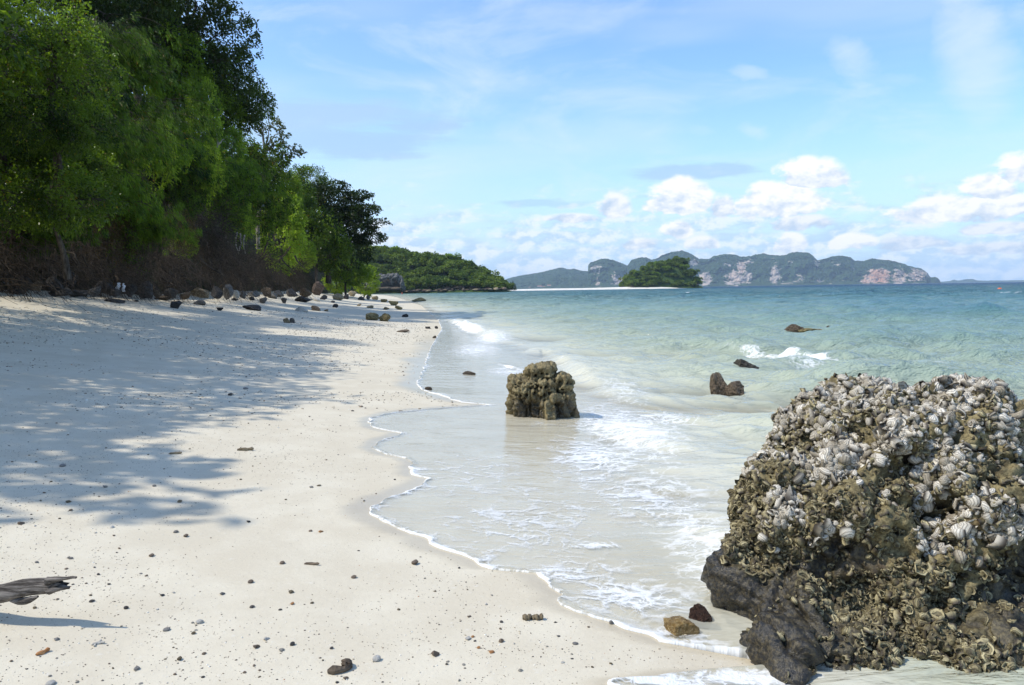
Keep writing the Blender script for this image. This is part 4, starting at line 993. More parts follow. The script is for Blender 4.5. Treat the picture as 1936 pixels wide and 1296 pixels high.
# headland wood: jittered rows up the slope
hp = []
for yy in np.arange(2, 96, 5.2):
    for x in np.arange(-190, -2, 4.9):
        X = x + rng.uniform(-1.9, 1.9); Y = HY0 - 8 + yy + rng.uniform(-2, 2)
        z = float(head_z(np.array([X]), np.array([Y]))[0])
        d = Vector((X, Y, z + 3 - CAM_H)); c_ = CAM_M.to_3x3().inverted() @ d; px = W0 / 2 + FPX * c_.x / -c_.z
        if z > 0.6 and px > 655: hp.append((X, Y, z, px))
vis = sorted(hp, key=lambda q: q[1])
for i, (X, Y, z, px) in enumerate(vis[:430]):
    far_tree(X, Y, z - 1.0, rng.uniform(2.5, 3.9), rng.uniform(.8, 1.15), int(rng.integers(3)), "hill_tree", "bushy green tree in the wood that covers the headland", "trees covering the headland")
for (px, py, r, lab) in [(745, 481, 4.2, "dark round treetop standing above the ridge of the headland"), (850, 493, 4.0, "spreading treetop breaking the skyline of the headland"), (722, 477, 3.5, "small dark treetop at the upper left end of the headland")]:
    P = at_Y(px, py, HY0 + 30); far_tree(P[0], P[1], P[2] - 5, r, 1.2, 3, "hill_tree", lab, "trees covering the headland")
ip = []
for y in np.arange(778, 835, 5.5):
    for x in np.arange(iX[0], iX[-1], 5.0):
        X = x + rng.uniform(-2, 2); Y = y + rng.uniform(-2, 2); z = float(islet_z(np.array([X]), np.array([Y]))[0])
        if z > 0.9: ip.append((X, Y, z))
for (X, Y, z) in sorted(ip, key=lambda q: q[1])[:150]:
    far_tree(X, Y, z - 1.2, rng.uniform(1.8, 4.2), rng.uniform(.85, 1.3), int(rng.integers(4)), "islet_tree", "leafy green tree in the clump on the small islet", "trees on the small islet")
# casuarinas at the tip of the headland
ca = Acc(); r2 = np.random.default_rng(3)
for i in range(260):
    z = r2.random() ** .8; rr = .26 * (1 - z) + .03; th = r2.uniform(0, 6.28)
    v, f, ti = leaves_at(np.array([[math.cos(th) * rr * .3, math.sin(th) * rr * .3, z]]), np.array([[math.cos(th), math.sin(th), .5]]), rr * 1.0, .05, r2, np.array([r2.uniform(.1, .7)])); ca.add(v, f, tint=ti)
CAS = ca.mesh("casuarina_crown", LM_dark, False)
ct_ = Acc(); ct_.add(*tube(np.array([(0, 0, -.1), (0, 0, .5), (0, 0, .98)]), np.array([.022, .014, .003]), 5)); CTR = ct_.mesh("casuarina_trunk", BARK)
for i, px in enumerate([928, 935, 941, 946, 950, 954, 958, 962, 966, 970, 974]):
    P = at_Y(px, 546.5, 520 + 3 * (i % 3)); h = [9, 12, 8, 11, 8, 10, 12, 7, 9, 11, 8][i] * .62
    t = bpy.data.objects.new("casuarina", None); C.objects.link(t); t.location = (P[0], P[1], 0.4); t.scale = (h, h, h * 1.0)
    tag(t, "thin dark casuarina in the row at the tip of the headland", "tree", "casuarinas at the tip of the headland"); link("crown", CAS, t); link("trunk", CTR, t)
# ------------------------------------------------------------------ rocks
def remesh(ells, voxel, boxy=False):
    """union of ellipsoids -> verts, faces (quads) through the voxel remesher"""
    a = Acc(); v0, f0 = ico(4)
    if boxy:
        v0 = np.sign(v0) * np.abs(v0) ** .6
    for (cx, cy_, cz, rx, ry, rz) in ells: a.add(v0 * np.array([rx, ry, rz]) + np.array([cx, cy_, cz]), f0)
    me = a.mesh("tmp", None); o = bpy.data.objects.new("tmp", me); C.objects.link(o)
    md = o.modifiers.new("r", 'REMESH'); md.mode = 'VOXEL'; md.voxel_size = voxel; md.adaptivity = 0
    dg = bpy.context.evaluated_depsgraph_get(); e = o.evaluated_get(dg); m2 = e.to_mesh()
    n = len(m2.vertices); v = np.empty(n * 3); m2.vertices.foreach_get('co', v)
    f = np.empty(len(m2.polygons) * 4, np.int32); m2.polygons.foreach_get('vertices', f)
    e.to_mesh_clear(); bpy.data.objects.remove(o); bpy.data.meshes.remove(me)
    return biggest(v.reshape(-1, 3), f.reshape(-1, 4))
def biggest(v, f):
    lab = np.arange(len(v))
    while True:
        m_ = lab[f].min(1); new = lab.copy()
        for k in range(f.shape[1]): np.minimum.at(new, f[:, k], m_)
        new = new[new]
        if (new == lab).all(): break
        lab = new
    u, c = np.unique(lab, return_counts=True)
    keep = lab == u[np.argmax(c)]
    idx = np.cumsum(keep) - 1; f2 = f[keep[f].all(1)]
    return v[keep], idx[f2]
def vnormals(v, f):
    if f.shape[1] == 4: n = np.cross(v[f[:, 2]] - v[f[:, 0]], v[f[:, 3]] - v[f[:, 1]])
    else: n = np.cross(v[f[:, 1]] - v[f[:, 0]], v[f[:, 2]] - v[f[:, 0]])
    r = np.zeros_like(v)
    for k in range(f.shape[1]): np.add.at(r, f[:, k], n)
    return r / (np.linalg.norm(r, axis=1)[:, None] + 1e-12)
def relax(v, f, it):
    for _ in range(it):
        s = np.zeros_like(v); c = np.zeros(len(v))
        for a, b in ((0, 1), (1, 2), (2, 3), (3, 0)):
            np.add.at(s, f[:, a], v[f[:, b]]); np.add.at(s, f[:, b], v[f[:, a]]); np.add.at(c, f[:, a], 1); np.add.at(c, f[:, b], 1)
        v = 0.4 * v + 0.6 * s / c[:, None]
    return v

# ---- the oyster covered boulder
def shell_mesh(seed, cup):
    """an irregular oyster valve, about 1 across, opening towards +Z: rim, ridges, hinge"""
    r_ = np.random.default_rng(seed); ns = 9; th = np.arange(ns) * 2 * PI / ns
    rim = (0.5 + 0.11 * r_.normal(size=ns)) * (1 + 0.28 * np.cos(th)); wav = 0.10 * r_.normal(size=ns)
    V = [(0.05, 0, (-.16 if cup else .34))]; R = [0.0]
    for q, zz in ((0.42, -.10 if cup else .30), (0.74, .05 if cup else .16), (1.0, .20 if cup else 0.0)):
        for i in range(ns):
            V.append((math.cos(th[i]) * rim[i] * q * (1 + .05 * r_.normal()), math.sin(th[i]) * rim[i] * q, zz + wav[i] * q)); R.append(q)
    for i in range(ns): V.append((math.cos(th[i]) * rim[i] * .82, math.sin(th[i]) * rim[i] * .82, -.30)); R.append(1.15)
    F = [(0, 1 + i, 1 + (i + 1) % ns) for i in range(ns)]
    for k in range(3):
        b = 1 + k * ns
        for i in range(ns):
            j = (i + 1) % ns; F += [(b + i, b + ns + i, b + ns + j), (b + i, b + ns + j, b + j)]
    return np.array(V), np.array(F), np.array(R)
def shell_material(name, lo, hi, dark, inner=False):
    m, t, out = new_mat(name)
    co = t.new('ShaderNodeTexCoord').outputs['Object']
    r = t.attr('ring'); ti = t.m('ADD', t.attr('tint'), t.m('MULTIPLY', t.new('ShaderNodeObjectInfo').outputs['Random'], t.attr('alone')))
    n = t.noise(co, 60, 3, 0.7)
    c = t.mix(ti, lo, hi)
    ring = t.m('SINE', t.m('ADD', t.m('MULTIPLY', r, 24.0), t.m('MULTIPLY', n, 8.0)))
    c = t.mix(t.step(ring, 0.2, 0.9, 0.0, 0.7), c, dark)
    c = t.mix(t.step(n, 0.56, 0.70, 0.0, 0.6), c, dark)
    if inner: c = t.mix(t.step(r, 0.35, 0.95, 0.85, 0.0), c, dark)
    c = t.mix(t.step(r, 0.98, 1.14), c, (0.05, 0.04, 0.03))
    p = principled(t, c, 0.6, 0.35, t.bump(t.m('ADD', ring, n), 0.5, 0.004)); t.l.new(p.outputs[0], out.inputs[0])
    return m
M_shell = shell_material("oyster_shell", (0.29, 0.245, 0.165), (0.82, 0.775, 0.67), (0.12, 0.098, 0.085))
M_crust = shell_material("old_shell_crust", (0.13, 0.105, 0.048), (0.56, 0.49, 0.28), (0.05, 0.04, 0.024), True)
def reef_mat(name, ridge, mid, pit, wetc):
    m, t, out = new_mat(name)
    co = t.new('ShaderNodeTexCoord').outputs['Object']
    n = t.noise(co, 9, 5, 0.65); n2 = t.noise(co, 55, 4, 0.7); n3 = t.noise(co, 3, 3, 0.6)
    w = t.attr('wet'); c_ = t.attr('pit')
    c = t.mix(t.step(t.m('ADD', n2, t.m('MULTIPLY', t.m('SUBTRACT', n, .5), .6)), 0.38, 0.62), mid, ridge)
    c = t.mix(c_, c, pit)
    c = t.mix(t.step(n3, 0.6, 0.72, 0.0, 0.35), c, (0.16, 0.085, 0.045))
    wc = t.mix(t.step(n2, 0.42, 0.66), wetc, (0.085, 0.07, 0.042))
    c = t.mix(w, c, wc)
    p = principled(t, c, 0.75, 0.35, t.bump(n2, 0.7, 0.012))
    t.l.new(t.lin(w, 0.0, 1.0, 0.78, 0.26), p.inputs['Roughness'])
    t.l.new(p.outputs[0], out.inputs[0]); return m
M_reef = reef_mat("reef_rock", (0.25, 0.205, 0.10), (0.10, 0.08, 0.038), (0.03, 0.023, 0.015), (0.020, 0.020, 0.020))
M_reef2 = reef_mat("reef_rock_olive", (0.29, 0.24, 0.125), (0.125, 0.098, 0.048), (0.03, 0.023, 0.015), (0.035, 0.028, 0.020))
BR0 = np.array([2.0, 4.0, 0.0])
def build_boulder():
    E = [(2.07, 4.15, .44, .68, .58, .60), (2.02, 4.02, .62, .36, .40, .33), (2.34, 4.1, .71, .42, .42, .36), (2.64, 4.15, .44, .32, .42, .48), (1.47, 3.98, .36, .30, .34, .36), (1.62, 3.95, .50, .27, .32, .30),
         (1.75, 3.78, .32, .46, .36, .42), (2.25, 3.80, .42, .50, .36, .34), (1.18, 3.82, .06, .20, .26, .26), (1.36, 3.62, .02, .26, .26, .24), (1.14, 3.27, -.08, .11, .22, .22), (1.27, 3.42, .04, .12, .22, .2), (1.90, 3.50, .02, .36, .30, .26),
         (2.28, 3.52, -.05, .22, .26, .26), (2.50, 3.85, .0, .34, .32, .42), (2.8, 4.1, .1, .3, .35, .4), (1.9, 3.62, .25, .4, .3, .3), (1.52, 3.30, -.06, .24, .24, .24), (1.82, 3.26, -.07, .26, .22, .22), (2.12, 3.34, -.05, .20, .24, .24), (1.40, 3.55, .0, .2, .2, .2)]
    v, f = remesh(E, 0.0125)
    v = relax(v, f, 6); n = vnormals(v, f)
    z = v[:, 2]; up = sstep(z + 0.22 * fbm(v * 2.6, 2, 3) - .34 * sstep(v[:, 0], 2.1, 2.65) - .10 * sstep(v[:, 0], 1.75, 1.4), .18, .32)           # encrusted part above, bare wet rock below
    lo_r = 1 - up
    # bare low front keeps a tan crust in its middle
    tan = np.exp(-(((v[:, 0] - 1.72) / .32) ** 2 + ((z - .10) / .2) ** 2)) * sstep(-(v[:, 1]), -3.75, -3.45)
    a1 = fbm(v * 3.2, 4, 5); rid = 1 - np.abs(fbm(v * 7, 4, 8)) * 2
    F1, F2 = worley(v * 8.5 + 0.5 * fbm(v * 6, 2, 2)[:, None], 4)
    gate = sstep(fbm(v * 4.3, 2, 23), -0.05, 0.25)
    holes = (1 - sstep(F1, .12, .48)) * gate
    G1, G2 = worley(v * 26, 14)
    C1, C2 = worley(v * 3.1 + .35 * fbm(v * 4, 2, 44)[:, None], 45); crack = 1 - sstep(C2 - C1, 0, .16)
    disp = 0.12 * a1 + 0.036 * rid * (0.5 + up) - 0.125 * holes * (0.35 + .65 * up) - .05 * crack + (0.020 * (G2 - G1) - 0.008) * (up + .4 * tan) + 0.006 * fbm(v * 60, 2, 9)
    # planar facets on the bare rock
    fac = np.round((v @ np.array([.5, .3, .8])) * 9 + 1.5 * fbm(v * 2.5, 2, 33)) / 9 - (v @ np.array([.5, .3, .8]))
    disp += lo_r * (1 - tan) * (0.35 * fac * 0.5)
    v2 = v + n * disp[:, None]
    n2 = vnormals(v2, f)
    wet = np.clip(lo_r * (1 - 0.85 * tan), 0, 1); pit = np.clip(holes * 1.2, 0, 1)
    root = bpy.data.objects.new("oyster_boulder", None); C.objects.link(root); root.location = BR0
    tag(root, "large boulder crusted with pale oyster shells, standing in the shallows at the right", "boulder")
    link("rock", make_mesh("boulder_rock", v2 - BR0, f, M_reef, True, {'wet': wet, 'pit': pit}), root)
    rng = np.random.default_rng(21)
    SH = [shell_mesh(s, s % 3 == 0) for s in range(9)]; CUP = [0, 3, 6, 0, 3, 6, 1, 4, 3]
    face = v2[f].mean(1); fn = np.cross(v2[f[:, 2]] - v2[f[:, 0]], v2[f[:, 3]] - v2[f[:, 1]]); ar = np.linalg.norm(fn, axis=1) / 2; fn /= (2 * ar[:, None] + 1e-12)
    upf = up[f].mean(1); hof = holes[f].mean(1); tf = tan[f].mean(1)
    cam_v = np.array([0, 0, CAM_H]) - face; cam_v /= np.linalg.norm(cam_v, axis=1)[:, None]
    vis = (fn * cam_v).sum(1)
    clump = sstep(fbm(face * 5.5, 3, 51), -0.28, 0.30)
    hi = sstep(face[:, 2] + .22 * fbm(face * 2.5, 2, 61), .34, .74)
    pale = ar * upf * np.clip(1 - 1.6 * hof, 0, 1) * (0.02 + clump ** 1.6) * hi * (vis > -.35)
    olive = ar * np.clip(upf + 1.0 * tf, 0, 1) * np.clip(1 - 1.5 * hof, 0, 1) * (1.05 - 0.45 * hi) * (.15 + sstep(fbm(face * 4, 3, 71), -.3, .2)) * (vis > -.35)
    def place(wt, n, smin, smax, alone, tilt=.55):
        ks = rng.choice(len(face), n, p=wt / wt.sum()); out = []
        for k in ks:
            nn = fn[k] + rng.normal(0, tilt, 3); nn /= np.linalg.norm(nn)
            t1 = np.cross(nn, rng.normal(0, 1, 3)); t1 /= np.linalg.norm(t1); t2 = np.cross(nn, t1)
            s = smin + (smax - smin) * rng.random() ** 2.2
            out.append((face[k] + fn[k] * rng.uniform(-.002, .014), np.stack([t1, t2, nn], 1) * np.array([1, rng.uniform(.6, 1), rng.uniform(.7, 1.3)])[None] * s, rng.integers(len(SH)), vis[k], s))
        return out
    P = place(pale, 6500, .016, .072, True)
    P.sort(key=lambda q: -(q[4] * max(q[3], 0.05)))
    M = [make_mesh("oyster", a, b, M_shell, True, {'ring': r_, 'tint': np.full(len(a), .1), 'alone': np.full(len(a), .9)}) for a, b, r_ in SH]
    for (p, R, k, _, s) in P[:300]:
        o = link("oyster_shell", M[k], root); m4 = Matrix.Identity(4)
        for i in range(3):
            for j in range(3): m4[i][j] = R[i, j]
            m4[i][3] = p[i] - BR0[i]
        o.matrix_local = m4
    a = Acc()
    for (p, R, k, _, s) in P[300:]: a.add(SH[k][0] @ R.T + p - BR0, SH[k][1], ring=SH[k][2], tint=rng.uniform(.05, .95), alone=0.0)
    o = link("oyster_shells", a.mesh("oyster_crust", M_shell), root); o['kind'] = 'stuff'
    a = Acc()
    for (p, R, k, _, s) in place(olive, 9500, .013, .052, False, .8): k = CUP[k]; a.add(SH[k][0] @ R.T + p - BR0, SH[k][1], ring=SH[k][2], tint=rng.uniform(0, 1), alone=0.0)
    o = link("old_shell_crust", a.mesh("old_crust", M_crust), root); o['kind'] = 'stuff'
build_boulder()

# ---- the stump-like reef rock at the water's edge
def build_stump():
    b = at_Y(1022, 786, 9.75); Y = 9.75; k = Y / FPX
    def e(px, py, dy, rx, ry, rz): 
        q = at_Y(px, py, Y + dy * k); return (q[0], q[1], q[2], rx * k, ry * k, rz * k)
    E = [e(1022, 772, 0, 53, 44, 34), e(1010, 737, -4, 40, 36, 24), e(1020, 709, 2, 26, 26, 19), e(1036, 699, 4, 13, 18, 11), e(982, 729, -8, 18, 22, 13), e(1058, 724, 4, 19, 28, 16), e(1076, 726, 8, 5, 10, 6), e(1060, 764, 0, 19, 30, 34), e(974, 762, 4, 11, 20, 24), e(1036, 775, -24, 16, 20, 32), e(1003, 768, -26, 13, 18, 30), e(1054, 780, -20, 10, 16, 28), e(985, 764, -18, 10, 18, 26), e(1079, 784, 0, 6, 12, 12), e(1022, 802, 0, 55, 44, 22)]
    v, f = remesh(E, 0.0100, True); v = relax(v, f, 3); n = vnormals(v, f)
    z = v[:, 2]; low = 1 - sstep(z, .16, .36)
    F1, F2 = worley(v * 17 + .5 * fbm(v * 8, 2, 4)[:, None], 5); holes = (1 - sstep(F1, .1, .5)) * sstep(fbm(v * 6, 2, 7), -.5, .0)
    G1, G2 = worley(v * 34, 6)
    fl = fbm(v * np.array([9, 9, 1.0]), 3, 12)                 # vertical flutes below
    C1, C2 = worley(v * 5.0 + .3 * fbm(v * 6, 2, 44)[:, None], 46); crack = 1 - sstep(C2 - C1, 0, .14)
    disp = .055 * fbm(v * 4.5, 4, 2) + .03 * (1 - 2 * np.abs(fbm(v * 9, 3, 19))) + .022 * (1 - 2 * np.abs(fbm(v * 21, 3, 29))) - .012 * crack + (1 - low) * (-.065 * holes + .020 * (G2 - G1) - .006) + low * (.11 * (fl - .1) - .012) + .006 * fbm(v * 50, 2, 3)
    fold = fbm(v * np.array([6, 6, 2.0]), 3, 61)
    v2 = v + n * (disp - .05 * (1 - sstep(np.abs(fold), 0, .12)))[:, None]
    root = link("reef_rock", make_mesh("stump_rock", v2 - b, f, M_reef2, True, {'wet': np.clip(low * .9 * sstep(-fl, -.25, .15), 0, 1), 'pit': np.clip(np.maximum(holes * (1 - low) * 1.2, crack * .35), 0, 1)}), None, b)
    tag(root, "olive brown stump shaped reef rock with fluted foot at the edge of the swash", "rock")
build_stump()

# ---- ordinary rocks
def rock_mat(name, a, b, sc=5.0, rough=0.85):
    m, t, out = new_mat(name); co = t.new('ShaderNodeTexCoord').outputs['Object']; oi = t.new('ShaderNodeObjectInfo').outputs['Random']
    n = t.noise(co, sc, 5, 0.7); n2 = t.noise(co, sc * 0.35, 3, 0.6)
    c = t.mix(t.step(t.m('ADD', n, t.m('MULTIPLY', t.m('SUBTRACT', oi, .5), .12)), 0.36, 0.64), a, b); c = t.mix(t.step(n2, .55, .75, 0, .5), c, tuple(x * .45 for x in a))
    p = principled(t, c, rough, 0.3, t.bump(n, 0.8, 0.12 / sc * 2)); t.l.new(p.outputs[0], out.inputs[0]); return m
RM = {'dark': rock_mat("dark_rock", (0.022, 0.022, 0.023), (0.085, 0.08, 0.076)), 'grey': rock_mat("grey_rock", (0.06, 0.058, 0.055), (0.18, 0.172, 0.158)), 'tan': rock_mat("tan_rock", (0.13, 0.10, 0.06), (0.36, 0.30, 0.195)),
      'brown': rock_mat("brown_rock", (0.055, 0.042, 0.03), (0.19, 0.145, 0.10)), 'red': rock_mat("reddish_rock", (0.038, 0.027, 0.02), (0.13, 0.092, 0.068)), 'pale': rock_mat("pale_rock", (0.32, 0.30, 0.26), (0.60, 0.57, 0.50)), 'olive': rock_mat("olive_rock", (0.10, 0.08, 0.035), (0.33, 0.28, 0.14)),
      'wet': rock_mat("wet_rock", (0.022, 0.02, 0.018), (0.085, 0.072, 0.05), 6, 0.35), 'wettan': rock_mat("wet_tan_rock", (0.24, 0.15, 0.05), (0.50, 0.36, 0.16), 4, 0.12), 'wetred': rock_mat("wet_red_rock", (0.03, 0.018, 0.014), (0.095, 0.052, 0.036), 6, 0.25), 'black': rock_mat("black_pebble", (0.05, 0.047, 0.045), (0.13, 0.12, 0.11), 20, .6), 'orange': rock_mat("orange_fragment", (0.36, 0.15, 0.05), (0.60, 0.32, 0.14), 20), 'white': rock_mat("white_coral", (0.55, 0.52, 0.46), (0.80, 0.78, 0.72), 20)}
_rs = {}
def rock_shape(seed, style, sub=4):
    """a rock about 2 across, foot at z = 0"""
    key = (seed, style, sub)
    if key in _rs: return _rs[key]
    r_ = np.random.default_rng(seed); v, f = ico(sub); v = v.copy()
    if style != 'round':
        for i in range(13 if style == 'block' else 7):             # cut flat faces
            d = rdir(r_, 1)[0]; h = r_.uniform(.36, .80); o = v @ d - h; v -= np.clip(o, 0, None)[:, None] * d * .92
    v *= (1 + (.14 if style == 'block' else .22) * fbm(v * 1.3, 3, seed) + .07 * fbm(v * 4.5, 3, seed + 9) + .05 * fbm(v * 11, 2, seed + 5))[:, None]
    if style == 'porous':
        F1, _ = worley(v * 3.2, seed); v *= (1 - .22 * (1 - sstep(F1, .1, .5)))[:, None]; v *= (1 + .06 * fbm(v * 11, 2, seed))[:, None]
    lo, hi = v.min(0), v.max(0); v = (v - (lo + hi) / 2) / (hi - lo) * 2
    v[:, 2] += 1
    _rs[key] = (v, f); return v, f
_rm = {}
def rock_obj(name, P, w, h, d, seed, style, mat, rz, sub=4, tilt=0.0):
    key = (seed, style, mat, sub)
    if key not in _rm:
        v, f = rock_shape(seed, style, sub); _rm[key] = make_mesh("rock", v, f, RM[mat], sub < 3 and style != 'round')
    o = link(name, _rm[key], None, P); o.scale = (w / 2, d / 2, h / 2); o.rotation_euler = (0, tilt, rz); return o
def rock_px(x0, y0, x1, y1, mat, style, seed, label, Y=None, name="rock", group=None, cat="rock", dk=0.75, sink=0.22, tilt=0.0, sub=4, bury=True, lift=0.0, shrink=1.0):
    cx = (x0 + x1) / 2
    P = at_Y(cx, y1, Y) if Y else ground_hit(cx, y1)
    k = P[1] / FPX; w = (x1 - x0) * k; h = (y1 - y0) * k; w *= shrink; h *= shrink; d = max(w * dk, h * .6)
    P = P + np.array([P[0], P[1], 0]) / np.hypot(P[0], P[1]) * d * 0.42
    if Y is None: P[2] = max(float(sand_z(np.array([P[0]]), np.array([P[1]]))[0]), -.03) if bury else P[2]
    P[2] += lift; h *= 1 + 2 * lift
    o = rock_obj(name, (P[0], P[1], P[2] - sink * h), w * 1.08, h * (1 + sink) * 1.05, d, seed, style, mat, -math.atan2(P[0], P[1]) * 0.9, sub, tilt)
    tag(o, label, cat, group); return o
G1 = "stones lying on the beach below the forest"
for r in [
    (197, 564, 237, 573, 'dark', 'block', 3, "low dark wedge of rock half buried in the shaded sand"),
    (322, 568, 345, 584, 'dark', 'block', 5, "dark two lobed rock alone on the shaded sand"),
    (287, 558, 327, 568, 'brown', 'block', 6, "flat brown rock at the foot of the bank behind the two lobed rock"),
    (365, 566, 389, 577, 'grey', 'block', 7, "small grey rock between the two lobed rock and the flat slab"),
    (409, 581, 423, 588, 'dark', 'block', 8, "small dark pointed stone on shaded sand left of the flat slab"),
    (457, 576, 495, 587, 'dark', 'block', 9, "flat dark slab on the sand where the tree shade ends"),
    (490, 561, 506, 574, 'grey', 'block', 10, "grey upright stone behind the flat dark slab"),
    (506, 553, 526, 565, 'grey', 'block', 11, "grey rounded rock at the edge of the bank behind the grey upright stone"),
    (531, 562, 543, 574, 'dark', 'block', 12, "small dark rock standing left of the long dark rock"),
    (556, 559, 592, 572, 'dark', 'block', 13, "long dark rock at the foot of the reddish boulder"),
    (590, 561, 606, 570, 'pale', 'block', 14, "pale stone between the long dark rock and the reddish boulder"),
    (557, 579, 584, 590, 'pale', 'block', 15, "whitish flat rock on the sunlit sand below the long dark rock"),
    (588, 577, 607, 588, 'brown', 'block', 16, "brown rock touching the right end of the whitish flat rock"),
    (536, 602, 548, 611, 'tan', 'block', 17, "small tan stone in the sun, left of a pair"),
    (548, 602, 557, 611, 'grey', 'block', 18, "small grey stone in the sun, right of a pair"),
    (628, 574, 640, 582, 'dark', 'block', 19, "small dark stone on the shadow streak below the tan boulder"),
    (589, 530, 615, 559, 'red', 'block', 20, "tall reddish brown boulder standing at the foot of the shade tree"),
    (604, 557, 620, 567, 'dark', 'block', 21, "dark rock right beside the foot of the reddish boulder"),
    (628, 554, 651, 568, 'tan', 'block', 22, "sunlit tan boulder right of the reddish boulder"),
    (648, 555, 660, 566, 'dark', 'block', 23, "dark rock wedged between two tan boulders"),
    (658, 549, 675, 561, 'tan', 'block', 24, "pale tan boulder with a peaked top in front of the shade tree"),
    (676, 560, 690, 568, 'dark', 'block', 25, "low dark rock right of the peaked tan boulder"),
    (692, 557, 700, 567, 'grey', 'block', 26, "grey upright stone in the row running towards the water"),
    (702, 559, 716, 567, 'tan', 'block', 27, "tan rock in the row running towards the water"),
    (719, 565, 733, 572, 'olive', 'block', 28, "olive rock near the end of the row running towards the water"),
    (734, 568, 754, 578, 'olive', 'porous', 29, "long olive rock at the sea end of the row of stones"),
    (746, 577, 762, 586, 'olive', 'block', 30, "small ridged rock on bright sand just below the row of stones"),
    (722, 580, 737, 586, 'tan', 'block', 31, "low tan stone on bright sand below the row of stones"),
    (692, 577, 707, 583, 'tan', 'block', 32, "low tan stone left of the other one below the row"),
    (674, 574, 684, 579, 'tan', 'block', 33, "little tan stone on sand in front of the dark row"),
    (690, 590, 718, 606, 'olive', 'porous', 34, "left half of the olive reef rock pair on open sand"),
    (715, 591, 740, 608, 'olive', 'porous', 35, "right half of the olive reef rock pair on open sand"),
    (750, 624, 775, 629, 'brown', 'block', 36, "thin flat brown stone on the sand near the wet line"),
    (818, 635, 825, 640, 'brown', 'block', 37, "tiny brown stone alone on the wet sand"),
    (804, 618, 814, 622, 'dark', 'block', 38, "small dark flat stone near the far swash"),
    (822, 617, 828, 622, 'dark', 'round', 39, "tiny dark stone right of the dark flat one near the far swash"),
    (760, 594, 772, 600, 'dark', 'block', 40, "small dark stone at the end of a shadow streak"),
    (625, 568, 634, 573, 'grey', 'block', 48, "small grey stone below the sunlit tan boulder"), (612, 584, 621, 589, 'tan', 'block', 49, "small tan stone right of the brown rock"),
    (470, 560, 482, 568, 'dark', 'block', 71, "dark stone at the bank edge behind the flat slab"), (436, 562, 452, 569, 'dark', 'block', 72, "low dark stone at the bank foot below the pale shards"), (252, 567, 262, 571, 'dark', 'block', 73, "little dark stone right of the low dark wedge"),
]:
    rock_px(*r[:7], r[7], group=G1, shrink=.86 if r[1] < 592 else 1.0)
# boulders piled at the foot of the bank; they stand at the forest edge
G2 = "boulders along the foot of the bank"
for (x0, y0, x1, y1, mat, style, seed, Y, lab) in [
    (-6, 505, 18, 536, 'grey', 'block', 41, 22.3, "grey boulder stacked on another at the left edge"), (-8, 530, 10, 554, 'brown', 'block', 42, 21.8, "brown boulder at the very left edge under the grey one"), (16, 514, 66, 549, 'dark', 'block', 43, 22.8, "broad dark boulder near the left edge"),
    (58, 525, 82, 549, 'brown', 'block', 44, 22.6, "brown boulder with a slanting face right of the broad dark one"), (34, 474, 78, 520, 'brown', 'block', 45, 24.2, "large brown boulder on top of the pile at the left"), (72, 484, 110, 526, 'brown', 'block', 46, 24.3, "large brown boulder right of the topmost one"),
    (14, 543, 50, 556, 'dark', 'block', 47, 22.0, "flat dark rock on the sand at the left edge"), (84, 516, 124, 550, 'dark', 'block', 50, 23.6, "dark boulder under the leaning branches"), (90, 540, 142, 559, 'dark', 'block', 51, 23.6, "low dark ledge at the foot of the pile"),
    (130, 545, 168, 560, 'dark', 'block', 52, 24.8, "flat dark rock between the ledge and the grey boulder"), (158, 536, 194, 560, 'grey', 'block', 53, 25.7, "rounded grey boulder at the foot of the bank"), (176, 520, 220, 556, 'dark', 'block', 54, 26.8, "dark boulder left of the white scraps"),
    (208, 543, 232, 560, 'dark', 'block', 74, 26.6, "low dark rock under the white scraps"), (232, 530, 262, 559, 'dark', 'block', 55, 28.0, "dark boulder right of the white scraps"), (258, 524, 292, 561, 'dark', 'block', 56, 29.4, "dark boulder in the root tangle"), (284, 535, 306, 561, 'brown', 'block', 57, 30.0, "brown rock between roots"),
    (308, 540, 340, 562, 'dark', 'block', 58, 31.0, "dark rock under the bent branches"), (340, 548, 362, 565, 'brown', 'block', 59, 32.2, "small brown block left of the tan one"), (353, 540, 398, 561, 'tan', 'block', 60, 33.0, "long tan block of stone lying tilted at the foot of the bank"),
    (396, 536, 424, 563, 'dark', 'block', 61, 36.0, "dark rock right of the tilted tan block"), (420, 530, 444, 564, 'grey', 'block', 62, 38.5, "grey upright slab like a root buttress"), (440, 545, 454, 564, 'pale', 'block', 63, 39.5, "pale shard of stone standing on end"), (453, 546, 466, 564, 'grey', 'block', 64, 40.5, "grey shard beside the pale one"),
    (464, 547, 494, 561, 'grey', 'block', 65, 43.5, "grey slab lying at the bank foot"), (492, 540, 516, 560, 'brown', 'block', 66, 48.0, "brown boulder in shade behind the grey stones"), (514, 546, 540, 561, 'grey', 'block', 67, 54.0, "grey low boulder in the shade of the bank"), (538, 542, 566, 560, 'dark', 'block', 68, 62.0, "dark boulder below the bright yellow green shrub"), (564, 540, 592, 560, 'brown', 'block', 69, 72.0, "brown boulder in the dark gap left of the reddish one"),
    (110, 500, 150, 540, 'dark', 'block', 75, 25.0, "dark rock face behind the leaning branches"), (214, 500, 250, 540, 'brown', 'block', 76, 28.6, "brown earth covered boulder above the white scraps"), (300, 506, 334, 540, 'dark', 'block', 77, 32.2, "dark rock face behind the bent branches")]:
    rock_px(x0, y0, x1, y1, mat, style, seed, lab, Y=Y, shrink=.76, name="boulder", group=G2, cat="boulder", tilt=0.14 if seed == 60 else 0.0, sink=.15)
